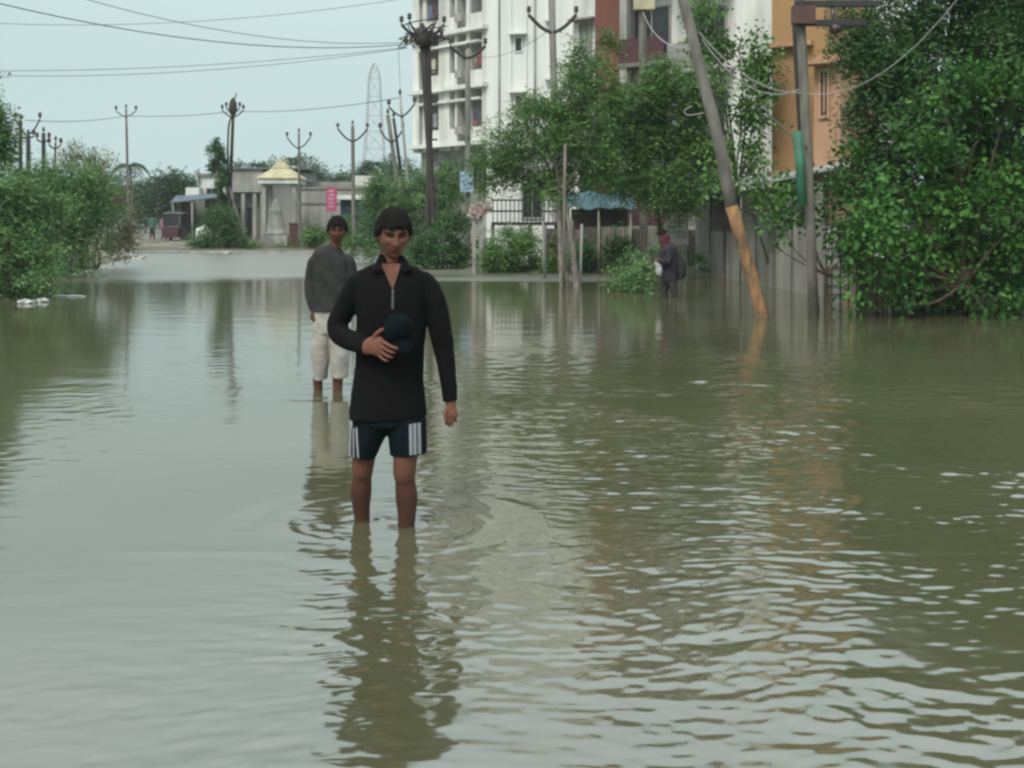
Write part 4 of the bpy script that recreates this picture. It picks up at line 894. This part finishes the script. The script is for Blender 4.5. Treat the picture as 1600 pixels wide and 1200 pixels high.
mb = MB(); mb.tube([(X(1330, 18.3), 18.35, .75), (X(1470, 18.3), 18.35, .7), (X(1600, 18.3), 18.35, .72)], .015, 6); t.part('rail', mb, M['barkg'])
mb = MB(); corrugated(mb, (X(1332, 19.9), 19.9, 0), (X(1680, 19.4), 19.4, 0), -.35, Z(405, 19.8)); single('sheet_fence', mb, M['sheetd'], 'dull corrugated sheet fence behind the thin posts at the right edge', 'fence')

# ------------------------------------------------------------------ poles
def uarm(t, c, w_, h, mtl='poled', r=.035, knobs=True, mid=True, skew=0.0, dy=0):
    c = np.array(c, float); mb = MB()
    pts = [c+np.array((-w_, 0, h)), c+np.array((-w_*.55, 0, h*.35)), c+np.array((-w_*.15, -.02, 0)), c+np.array((w_*.15, -.02, 0)), c+np.array((w_*.55, 0, h*.35+skew*.5)), c+np.array((w_, 0, h+skew))]
    pts = [p+np.array((0, -.05, 0)) for p in pts]
    mb.tube(pts, r, 6, smooth=3); t.part('crossarm', mb, M[mtl], smooth=True)
    if knobs:
        for s, sk in ((-1, 0), (1, skew)):
            q = c+np.array((s*w_, -.05, h+sk)); mb = MB(); mb.lathe(q, [(.02, 0), (.02, .09), (.07, .10), (.08, .16), (.05, .19), (.085, .22), (.06, .28), (.0, .31)], 8); t.part('insulator', mb, M['insul'], smooth=True)
def pole(name, label, base, top, r0, r1, m, group='electric poles', arms=(), d2=None, square=False, extra_top=0):
    """base=(px,d), top=(px,py)"""
    d = base[1]; b = np.array((X(base[0], d), d, gz(X(base[0], d), d)-.3)); tp = P(top[0], top[1], d)
    t = Thing(name, label, 'pole', b, group); mb = MB(); mb.tube([b, (b+tp)/2, tp], [r0, (r0+r1)/2, r1], 4 if square else 10, smooth=3); t.part('shaft', mb, M[m], smooth=not square)
    for ar in arms:
        py, w_, h = ar[:3]; s = (py-HY)/(top[1]-HY); zz = Z(py, d); f_ = (zz-b[2])/(tp[2]-b[2]); c = b+(tp-b)*f_
        uarm(t, c, w_, h, **(ar[3] if len(ar) > 3 else {}))
    mb = MB(); mb.lathe(tp, [(.02, -.02), (.02, .08), (.06, .09), (.07, .15), (.04, .2), (.05, .24), (0, .27)], 8); t.part('insulator', mb, M['insul'])
    return t, b, tp
G = 'electric poles'
pole('electric_pole', 'leftmost dark pole above the left bushes, with a straight crossarm', (32, 46), (32, 188), .09, .07, 'poled', arms=((216, .55, .06),))
pole('electric_pole', 'short dark pole with a wide forked arm, second from the left', (46, 47), (44, 212), .10, .09, 'poled', arms=((210, .5, .6),))
pole('electric_pole', 'dark pole with a single knob, third from the left', (68, 48), (68, 208), .09, .08, 'poled', arms=((222, .25, .1),))
pole('electric_pole', 'small leaning dark pole poking out of the left bushes', (80, 49), (87, 222), .05, .04, 'poled', arms=((232, .25, .15),))
pole('electric_pole', 'thin straight pole standing alone against the sky, left of the lane', (202, 64), (197, 170), .095, .06, 'pole', arms=((182, .55, .3, dict(r=.03)),))
t, b, tp = pole('electric_pole', 'dark double braced pole beside the creeper, tangled at its top', (356, 60), (365, 160), .10, .08, 'poled', arms=((183, .55, .35), (176, .35, .25)))
mb = MB(); mb.tube([P(358, 330, 60), P(356, 250, 60), P(357, 200, 60), P(361, 183, 60)], [.06, .05, .05, .04], 6, smooth=3); t.part('side_stay', mb, M['poled'])
mb = MB(); mb.tube([P(358, 292, 59.9), P(385, 386, 59.5)], .07, 8); t.part('strut', mb, M['pole'])
mb = MB(); mb.ball(P(364, 168, 60), (.22, .2, .5), 6); mb.tube([P(364, 160, 60), P(370, 145, 60)], .03, 5); t.part('junction_box', mb, M['poled'])
pole('electric_pole', 'slim grey pole with a small forked arm in front of the pavilion', (468, 61), (467, 208), .075, .06, 'pole', arms=((231, .62, .55, dict(r=.035)),))
pole('electric_pole', 'slim grey pole with a wide forked arm behind the second man', (553, 58), (551, 196), .10, .09, 'pole', arms=((220, .75, .6, dict(r=.045)),))
pole('electric_pole', 'grey pole leaning left of the dark twin pole, with a knobbed arm', (641, 46), (606, 180), .10, .08, 'pole', arms=((221, .45, .45),))
pole('electric_pole', 'darker pole leaning beside the pale slim one, with a bare top', (648, 47), (615, 185), .09, .06, 'poled', arms=())
pole('electric_pole', 'pale slim pole with a crooked forked arm just left of the dark twin pole', (650, 45), (625, 150), .07, .05, 'conc', arms=((181, .5, .35, dict(skew=.1)),))
t, b, tp = pole('electric_pole', 'tall dark twin pole with a heavy tangled head in front of the apartment block', (683, 39), (660, 48), .10, .12, 'poled', arms=((62, .72, .5, dict(r=.05)), (60, .45, .55)))
mb = MB(); mb.tube([P(667, 400, 39), P(672, 200, 39), P(669, 60, 39)], [.10, .09, .08], 8); t.part('second_shaft', mb, M['poled'])
mb = MB()
for y in (110, 160, 200, 218, 250, 290): mb.obox(P(676, y, 38.9), (1, 0, 0), (0, 1, 0), -.16, .16, 0, .06, -.03, .03)
t.part('spacer', mb, M['poled'])
mb = MB(); rr = random.Random(5); cc = P(662, 55, 38.8)
for i in range(26):
    pts = [cc+np.array((rr.gauss(0, .35), rr.gauss(0, .15), rr.gauss(0, .2))) for _ in range(4)]; mb.tube(pts, .022, 5, smooth=4)
mb.ball(cc+np.array((-.05, 0, -.05)), (.27, .2, .33), 7); t.part('cable_tangle', mb, M['poled'])
for q in ((634, 62), (690, 50)):
    mb = MB(); mb.ball(P(*q, 38.9), (.07, .07, .17), 6); t.part('insulator', mb, M['insul'])
t, b, tp = pole('electric_pole', 'grey pole with a curved dark arm in front of the balconies', (731, 41), (731, 78), .11, .09, 'concd', arms=((90, .62, .4, dict(r=.055)),))
mb = MB(); mb.box(X(719, 40.8), X(739, 40.8), 40.7, 40.76, Z(300, 40.8), Z(268, 40.8)); bn = single('paper_banner', mb, M['palebl'], 'pale blue banner tied to the pole by the balconies', 'banner')
pole('electric_pole', 'grey pole with a wide curved dark arm in front of the bare white wall', (874, 38), (861, -25), .13, .11, 'concd', arms=((50, .78, .55, dict(r=.06)),))
t, b, tp = pole('electric_pole', 'grey square pole left of the long leaning pole, pale lamp box on top', (1006, 36), (1004, 14), .13, .12, 'pole', square=True)
mb = MB(); mb.box(X(990, 36), X(1022, 36), 35.8, 36.1, Z(16, 36), Z(-12, 36)); t.part('lamp_box', mb, M['yellow'])
# the long leaning pole, ochre at the foot
d = 17.6; t = Thing('electric_pole', 'long leaning grey pole with its lower part painted ochre', 'pole', (X(1193, d), d, -.3), G)
p0 = np.array((X(1192, d), d, -.35)); p1 = P(1143, 322, d); ptop = P(1064, -18, d+.3)
mb = MB(); mb.tube([p0, P(1190, 490, d), P(1172, 425, d), p1], [.105, .103, .10, .097], 12, smooth=3); t.part('painted_foot', mb, M['ochre'], smooth=True)
mb = MB(); mb.tube([p1, P(1122, 215, d), P(1097, 120, d+.1), P(1078, 40, d+.2), ptop, P(1050, -140, d+.3)], [.0965, .094, .09, .085, .083, .08], 12, smooth=3); t.part('shaft', mb, M['pole'], smooth=True)
mb = MB(); mb.tube([P(1082, 165, d), P(1070, 172, d), P(1075, 180, d), P(1100, 176, d-.1)], .008, 5, smooth=3); t.part('tie_wire', mb, M['wirel'])
# grey double pole with cross members
d = 18.2; t = Thing('electric_pole', 'grey double pole with two dark crossbars at its head, beside the orange building', 'pole', (X(1268, d), d, -.3), G)
mb = MB(); mb.tube([(X(1272, d), d, -.35), P(1262, 250, d), P(1250, 20, d), P(1248, -60, d)], [.085, .08, .08, .075], 10, smooth=2); t.part('shaft', mb, M['pole'], smooth=True)
mb = MB(); mb.tube([(X(1283, d), d+.2, -.35), P(1252, 200, d+.2), P(1242, 10, d+.2)], [.06, .06, .06], 8, smooth=2); t.part('second_shaft', mb, M['poled'], smooth=True)
for y, x1 in ((6, 1372), (36, 1352)):
    mb = MB(); mb.obox(P(1242, y, d-.12), (1, 0, 0), (0, 1, 0), 0, (x1-1242)*d/F, -.05, .05, -.045, .045); t.part('crossbar', mb, M['black'])
mb = MB(); mb.obox(P(1247, 22, d-.12), (1, 0, 0), (0, 1, 0), -.1, .25, -.1, .05, -.16, .12); t.part('clamp', mb, M['tin'])
mb = MB(); mb.tube([P(1300, 5, d-.12), P(1302, 30, d-.12), P(1304, 44, d-.12)], .03, 6); mb.ball(P(1305, 45, d-.12), (.10, .10, .085), 8); t.part('insulator', mb, M['insul'], smooth=True)
mb = MB(); mb.tube([P(1246, 205, d-.25), P(1250, 260, d-.25), P(1254, 322, d-.25)], .075, 10); t.part('pipe_sleeve', mb, M['green'], smooth=True, label='green plastic sleeve')
# white concrete post frame with torn poster
d = 33.4; t = Thing('concrete_post', 'white twin concrete post on the bank with torn posters round its head', 'post', (X(746, d), d, .0))
mb = MB()
for a_, b_ in ((738, 743), (749, 754)): mb.box(X(a_, d), X(b_, d), d, d+.12, -.3, Z(332, d))
for y in (345, 392): mb.box(X(743, d), X(749, d), d+.01, d+.1, Z(y+3, d), Z(y-3, d))
t.part('post', mb, M['conc'])
mb = MB(); rr = random.Random(9)
for i in range(26):
    c = P(748+rr.gauss(0, 7), 326+rr.gauss(0, 7), d-.05+rr.uniform(-.12, .1)); s = rr.uniform(.08, .2); a = rr.uniform(0, 6)
    v = [c+np.array((s*math.cos(a+k*1.57)*rr.uniform(.6, 1.2), rr.uniform(-.06, .06), s*math.sin(a+k*1.57)*rr.uniform(.6, 1.2))) for k in range(4)]
    mb.add(v+[p+np.array((0, .01, 0)) for p in v], [(0, 1, 2, 3), (7, 6, 5, 4), (0, 4, 5, 1), (1, 5, 6, 2), (2, 6, 7, 3), (3, 7, 4, 0)])
t.part('torn_poster', mb, M['foamy'])
# thin posts by the feathery tree
for i, (px, d, y, m_, lb) in enumerate(((906, 26.8, 350, 'conc', 'thin pale post in the water right of the feathery tree stems'), (880, 26.0, 225, 'barkg', 'slender grey pole rising through the feathery tree'), (850, 30, 352, 'conc', 'thin pale post at the left end of the sheet fence'))):
    mb = MB(); x = X(px, d); mb.tube([(x, d, -.35), (x+X(801, d)*3, d, Z(y, d))], [.038, .03], 8); single('thin_post', mb, M[m_], lb, 'post', smooth=True)

# ------------------------------------------------------------------ lattice tower
d = 200; t = Thing('lattice_tower', 'tall pale lattice transmission tower far beyond the roofs', 'tower', (X(587, d), d, 0))
def half(py): return np.interp(py, [98, 105, 122, 180, 230, 262, 350], [1.0, 4.5, 8.5, 11, 14.5, 18, 29])*d/F
lev = [98, 106, 122, 150, 180, 205, 232, 262, 300, 340]; mb = MB(); cx = X(585, d)
for i in range(len(lev)-1):
    z0, z1 = Z(lev[i], d), Z(lev[i+1], d); h0, h1 = half(lev[i]), half(lev[i+1])
    c0 = [(cx+a*h0, d+b*h0, z0) for a, b in ((-1, -1), (1, -1), (1, 1), (-1, 1))]; c1 = [(cx+a*h1, d+b*h1, z1) for a, b in ((-1, -1), (1, -1), (1, 1), (-1, 1))]
    for k in range(4):
        mb.tube([c0[k], c1[k]], .09, 4); mb.tube([c0[k], c1[(k+1) % 4]], .035, 4); mb.tube([c0[(k+1) % 4], c1[k]], .035, 4); mb.tube([c1[k], c1[(k+1) % 4]], .05, 4)
t.part('lattice', mb, M['steel'])

# ------------------------------------------------------------------ wires
def wire(a, b, sag, label, r=.012, m='wire', n=16, group=None):
    a, b = np.array(a), np.array(b); pts = [a+(b-a)*i/n-np.array((0, 0, sag*4*(i/n)*(1-i/n))) for i in range(n+1)]
    mb = MB(); mb.tube(pts, r, 5); single('power_line', mb, M[m], label, 'cable')
wire(P(-80, -14, 26), P(634, 69, 38.9), .55, 'cable falling from the top left corner to the dark twin pole', .014)
wire(P(90, -14, 28), P(634, 66, 38.9), .45, 'fainter cable just above the one falling to the dark twin pole', .010)
wire(P(-60, 34, 40), P(700, -14, 40), .5, 'thin cable crossing the top of the sky at a shallow slope', .009)
wire(P(-60, 110, 40), P(636, 74, 38.9), .25, 'cable crossing the middle of the sky, upper of a close pair', .010)
wire(P(-60, 117, 40), P(636, 75, 38.9), .35, 'cable crossing the middle of the sky, lower of a close pair', .010)
wire(P(40, 188, 46), P(197, 181, 64), .15, 'low cable between the left pole cluster and the thin straight pole', .016)
wire(P(197, 181, 64), P(365, 174, 60), .12, 'low cable between the thin straight pole and the braced pole', .016)
wire(P(365, 174, 60), P(628, 152, 45), .2, 'low cable between the braced pole and the leaning pole group', .015)
wire(P(622, 70, 38.9), P(626, 150, 45), .0, 'cable dropping straight down beside the dark twin pole', .008)
wire(P(1004, 18, 36), P(1076, 75, 17.8), .3, 'cable running down to the long leaning pole from its left', .012, 'wirel')
wire(P(1092, 50, 17.7), P(1252, 145, 18.1), .25, 'pale cable sagging between the leaning pole and the double pole', .010, 'wirel')
wire(P(1096, 60, 17.7), P(1248, 140, 18.1), .36, 'second pale cable hanging just below its twin by the leaning pole', .010, 'wirel')
wire(P(1262, 146, 18.0), P(1510, -20, 15.2), .42, 'pale cable curving up from the double pole across the dark tree', .008, 'wirel')
wire(P(732, 88, 41), P(862, 44, 38), .35, 'faint cable looping across the bare white wall', .008)
wire(P(1190, 165, 22), P(1262, 230, 18), .05, 'dark cable slanting down in front of the orange building', .013)

# ------------------------------------------------------------------ far bank buildings and objects
t = Thing('shop', 'dark open shop under a blue grey awning at the end of the lane', 'shop', (X(305, 74), 74, .3))
mb = MB(); y0 = 74; mb.box(X(282, 74), X(352, 74), 77, 77.2, .2, Z(308, 74)).box(X(280, 74), X(282, 74), 74, 77.2, .2, Z(308, 74)).box(X(320, 74), X(352, 74), 74, 76.99, .2, Z(308, 74)); t.part('wall', mb, M['concd'])
mb = MB(); mb.add([P(266, 318, 72), P(345, 309, 72), P(345, 304, 76), P(275, 308, 76), P(266, 316, 72), P(345, 307, 72), P(345, 302, 76), P(275, 306, 76)], [(0, 3, 2, 1), (4, 5, 6, 7), (0, 1, 5, 4), (1, 2, 6, 5), (2, 3, 7, 6), (3, 0, 4, 7)]); t.part('awning', mb, M['bluegrey'])
mb = MB(); mb.box(X(283, 74), X(319, 74), 75, 75.5, .2, 1.2); t.part('counter', mb, M['navy'])
for px in (270, 300): mb = MB(); mb.box(X(px, 72)-.05, X(px, 72)+.05, 72, 72.1, .2, Z(316, 72)); t.part('post', mb, M['conc'])
t = Thing('house', 'white box shaped house above the dark shop', 'building', (X(330, 79), 79, .3))
mb = MB(); mb.box(X(311, 79), X(352, 79), 79, 84, .2, Z(275, 79)); t.part('wall', mb, M['clean'])
mb = MB(); mb.box(X(310, 79), X(353, 79), 78.8, 79.3, Z(275, 79), Z(271.5, 79)).box(X(309, 79), X(312, 79), 78.7, 78.99, Z(290, 79), Z(270, 79)); t.part('parapet', mb, M['concd'])
mb = MB(); mb.box(X(290, 78), X(311, 78), 78, 82, .2, Z(293, 78)); t.part('annex', mb, M['clean'])
window(t, None, np.array((X(322, 79), 79, 0)), np.array((1., 0, 0)), np.array((0, -1., 0)), 0, .8, 2.9, 3.9)
t = Thing('house', 'grey weathered building between the braced pole and the pavilion', 'building', (X(390, 76), 76, .3))
mb = MB(); mb.box(X(356, 76), X(470, 76), 77, 82, .2, Z(268, 76)); t.part('wall', mb, M['greyw'])
mb = MB(); mb.box(X(355, 76), X(410, 76), 76.2, 76.99, Z(300, 76), Z(264, 76)); t.part('upper_storey', mb, M['conc'])
for px in (360, 378, 396, 408): mb = MB(); mb.box(X(px, 76)-.12, X(px, 76)+.12, 76.3, 76.5, .2, Z(301, 76)); t.part('pillar', mb, M['conc'])
window(t, None, np.array((X(366, 76), 77, 0)), np.array((1., 0, 0)), np.array((0, -1., 0)), 0, 1.2, .6, 2.6)
mb = MB(); mb.box(X(352, 76), X(480, 76), 76, 82.3, Z(264, 76)+.01, Z(262, 76)); t.part('roof', mb, M['concd'])
# pavilion with yellow roof
d = 66; t = Thing('pavilion', 'small temple pavilion with a yellow tiered pyramid roof on pillars', 'pavilion', (X(436, d), d, .3)); cx = X(436, d)
for a_ in (-1, 1):
    for b_ in (0, 1): mb = MB(); x = cx+a_*.85; y = d+b_*1.7; mb.box(x-.11, x+.11, y-.11, y+.11, .3, Z(282, d)); t.part('pillar', mb, M['conc'])
mb = MB(); mb.box(cx-1.15, cx+1.15, d-.3, d+2, Z(287, d), Z(279, d)); t.part('cornice', mb, M['white'])
def pyr(mb, cx, cy, z0, z1, h0, h1):
    v = [(cx+a*h, cy+b*h, z) for h, z in ((h0, z0), (h1, z1)) for a, b in ((-1, -1), (1, -1), (1, 1), (-1, 1))]
    mb.add(v, [(0, 3, 2, 1), (4, 5, 6, 7), (0, 1, 5, 4), (1, 2, 6, 5), (2, 3, 7, 6), (3, 0, 4, 7)])
mb = MB(); pyr(mb, cx, d+.85, Z(279, d)+.003, Z(273, d), 1.25, 1.05); pyr(mb, cx, d+.85, Z(273, d)+.003, Z(262, d), 1.0, .45); pyr(mb, cx, d+.85, Z(262, d)+.003, Z(257, d), .5, .42); pyr(mb, cx, d+.85, Z(257, d)+.003, Z(252, d), .3, .22)
t.part('roof', mb, M['yellow'])
for k in range(5): mb = MB(); mb.lathe((cx-.32+k*.16, d+.85, Z(252, d)), [(.03, 0), (.07, .06), (.03, .13), (.02, .2), (0, .28)], 8); t.part('finial', mb, M['yellow'])
t = Thing('shrine', 'white bell shaped stone shrine on a square base under the pavilion', 'shrine', (X(431, 63), 63, .2)); c = (X(431, 63), 63, .1)
mb = MB(); mb.box(c[0]-.75, c[0]+.75, 62.3, 63.7, .1, Z(367, 63)); t.part('plinth', mb, M['conc'])
mb = MB(); mb.lathe((c[0], 63, Z(367, 63)), [(.62, 0), (.66, .1), (.5, .15), (.5, .4), (.42, .9), (.34, 1.25), (.38, 1.32), (.24, 1.4), (.22, 1.7), (.12, 1.85), (.03, 2.0)], 16); t.part('bell', mb, M['conc'], smooth=True)
mb = MB(); mb.box(X(452, 62), X(466, 62), 62, 62.5, .1, Z(350, 62)); c_ = MB(); c_.box(X(451, 62), X(467, 62), 61.95, 62.55, Z(350, 62)+.002, Z(348, 62)); mb.v += c_.v; mb.f += [tuple(8+i for i in f_) for f_ in c_.f]
for i in range(3): mb.box(X(453, 62), X(465, 62), 61.97, 61.998, .5+i*.3, .56+i*.3)
single('metal_cabinet', mb, M['tin'], 'rusty red cabinet beside the white shrine', 'cabinet')
t = Thing('compound_wall', 'long grey rendered wall right of the pavilion', 'wall', (X(540, 70), 70, .3))
mb = MB(); mb.box(X(462, 70), X(660, 70), 70, 70.3, .2, Z(296, 70)); t.part('wall', mb, M['conc'])
mb = MB(); mb.box(X(460, 70), X(662, 70), 69.92, 70.38, Z(296, 70)+.002, Z(292, 70)).box(X(462, 70), X(660, 70), 69.93, 69.997, Z(319, 70), Z(316, 70)); t.part('coping', mb, M['concd'])
t = Thing('house', 'low brownish house rising over the grey wall near the pink board', 'building', (X(590, 78), 78, .3))
mb = MB(); mb.box(X(470, 78), X(640, 78), 78, 84, .2, Z(284, 78)); t.part('wall', mb, M['greyw'])
mb = MB(); mb.box(X(555, 78), X(590, 78), 77.5, 77.99, .2, Z(275, 78)); t.part('tower_room', mb, M['white'])
t = Thing('signboard', 'tall pink board on a post behind the second man', 'sign', (X(518, 61), 61, .2))
mb = MB(); mb.box(X(510, 61), X(526, 61), 61, 61.1, Z(330, 61), Z(292, 61)); b_ = t.part('board', mb, M['pink'])
mb = MB()
for i in range(5): mb.box(X(513+(i % 2)*1.5, 61), X(521+(i*7 % 3), 61), 60.99, 60.997, Z(300+i*6, 61), Z(297+i*6, 61))
t.part('lettering', mb, mat('pale pink lettering', (.5, .25, .32), .7), b_)
mb = MB(); mb.box(X(517, 61), X(519, 61), 61.02, 61.08, .2, Z(330, 61)); t.part('post', mb, M['concd'])
t = Thing('kiosk', 'small navy kiosk with a white flat roof behind the pink board', 'kiosk', (X(555, 63), 63, .3))
mb = MB(); mb.box(X(532, 63), X(582, 63), 63, 65, .2, Z(312, 63)); t.part('wall', mb, M['navy'])
mb = MB(); mb.box(X(526, 63), X(586, 63), 62.5, 65.2, Z(312, 63)+.002, Z(305, 63)); t.part('roof', mb, M['clean'])
mb = MB(); mb.box(X(540, 63), X(570, 63), 62.95, 62.998, 1.1, 1.9); t.part('hatch', mb, M['dark'])
mb = MB(); mb.lathe((X(319, 66), 66, .2), [(.45, 0), (.48, .1), (.48, .9), (.3, 1.05), (.15, 1.1), (.15, 1.18), (0, 1.2)], 14); single('water_tank', mb, M['clean'], 'small white tank beside the dark shop', 'tank', smooth=True)
# three wheeler
d = 70; t = Thing('auto_rickshaw', 'dark maroon three wheeler parked by the lane beyond the two far people', 'vehicle', (X(271, d), d, .4)); cx = X(271, d)
mb = MB(); mb.obox((cx, d, 0), (1, 0, 0), (0, 1, 0), -.62, .62, -.2, 1.6, .62, 1.15); mb.obox((cx, d, 0), (1, 0, 0), (0, 1, 0), -.45, .45, -.7, -.2, .62, 1.25); t.part('body', mb, M['maroon'])
mb = MB(); mb.tube([(cx, d-.5, 1.98), (cx, d+.3, 2.08), (cx, d+1.5, 2.0)], [(.55, .08), (.66, .1), (.62, .1)], 12, smooth=2); t.part('roof', mb, M['black'])
mb = MB(); mb.obox((cx, d, 0), (1, 0, 0), (0, 1, 0), -.48, .48, -.52, -.49, 1.28, 1.88); t.part('windscreen', mb, M['dark'])
for sx in (-.55, .55):
    mb = MB(); mb.tube([(cx+sx*.9, d-.45, 1.15), (cx+sx, d-.2, 2.0)], .025, 6); t.part('roof_pillar', mb, M['black'])
for wx, wy in ((0, -.55), (-.5, 1.1), (.5, 1.1)):
    mb = MB(); mb.tube([(cx+wx-.05, d+wy, .62), (cx+wx+.05, d+wy, .62)], .22, 14, ref=(0, 0, 1)); t.part('wheel', mb, M['rubber'])
# litter on the left bank
for i, (px, py, s, lb) in enumerate(((38, 466, .09, 'crumpled white litter on the left bank, nearest the frame edge'), (66, 464, .08, 'crumpled white litter on the left bank, right of a similar heap'), (204, 402, .3, 'small pale lump at the foot of the thin straight pole'), (352, 392, .2, 'pale flat litter on the far bank below the braced pole'))):
    d = 2556/(py-HY+8) if i < 2 else 2556/(py-HY+2); d = min(d, 55.8); mb = MB(); mb.ball((X(px, d), d, .03), (s*1.5, s, s*.35), 6)
    rr = np.random.RandomState(i); mb.v = [tuple(np.array(v)+rr.normal(0, s*.30, 3)*[1, 1, .6]) for v in mb.v]; single('litter_heap', mb, M['litter'], lb, 'litter')
mb = MB(); rr = np.random.RandomState(5)
mb.tube([(X(84+i*6, 22.5), 22.5+rr.uniform(-.12, .12), .012) for i in range(9)], [(.008+.02*rr.rand(), .05+.06*rr.rand()) for i in range(9)], 8, ref=(0, 0, 1), smooth=3)
single('floating_scum', mb, M['litter'], 'thin trail of pale floating scum beside the litter on the left', 'litter')


# ------------------------------------------------------------------ haze
HZ = .0004
mb = MB(); mb.box(-430, 430, -210, 430, -2, 46); me = mesh('haze', mb.v, mb.f, None); o = link('haze', me); o['kind'] = 'stuff'; props(o, 'thin pale damp haze filling the air over the flooded street', 'haze')
m = bpy.data.materials.new('haze'); m.use_nodes = True; n = m.node_tree.nodes; n.clear(); vo = n.new('ShaderNodeVolumePrincipled'); oo = n.new('ShaderNodeOutputMaterial')
vo.inputs['Color'].default_value = (.86, .93, .94, 1); vo.inputs['Density'].default_value = HZ; m.node_tree.links.new(vo.outputs[0], oo.inputs['Volume']); me.materials.append(m)
C.cycles.volume_bounces = 1
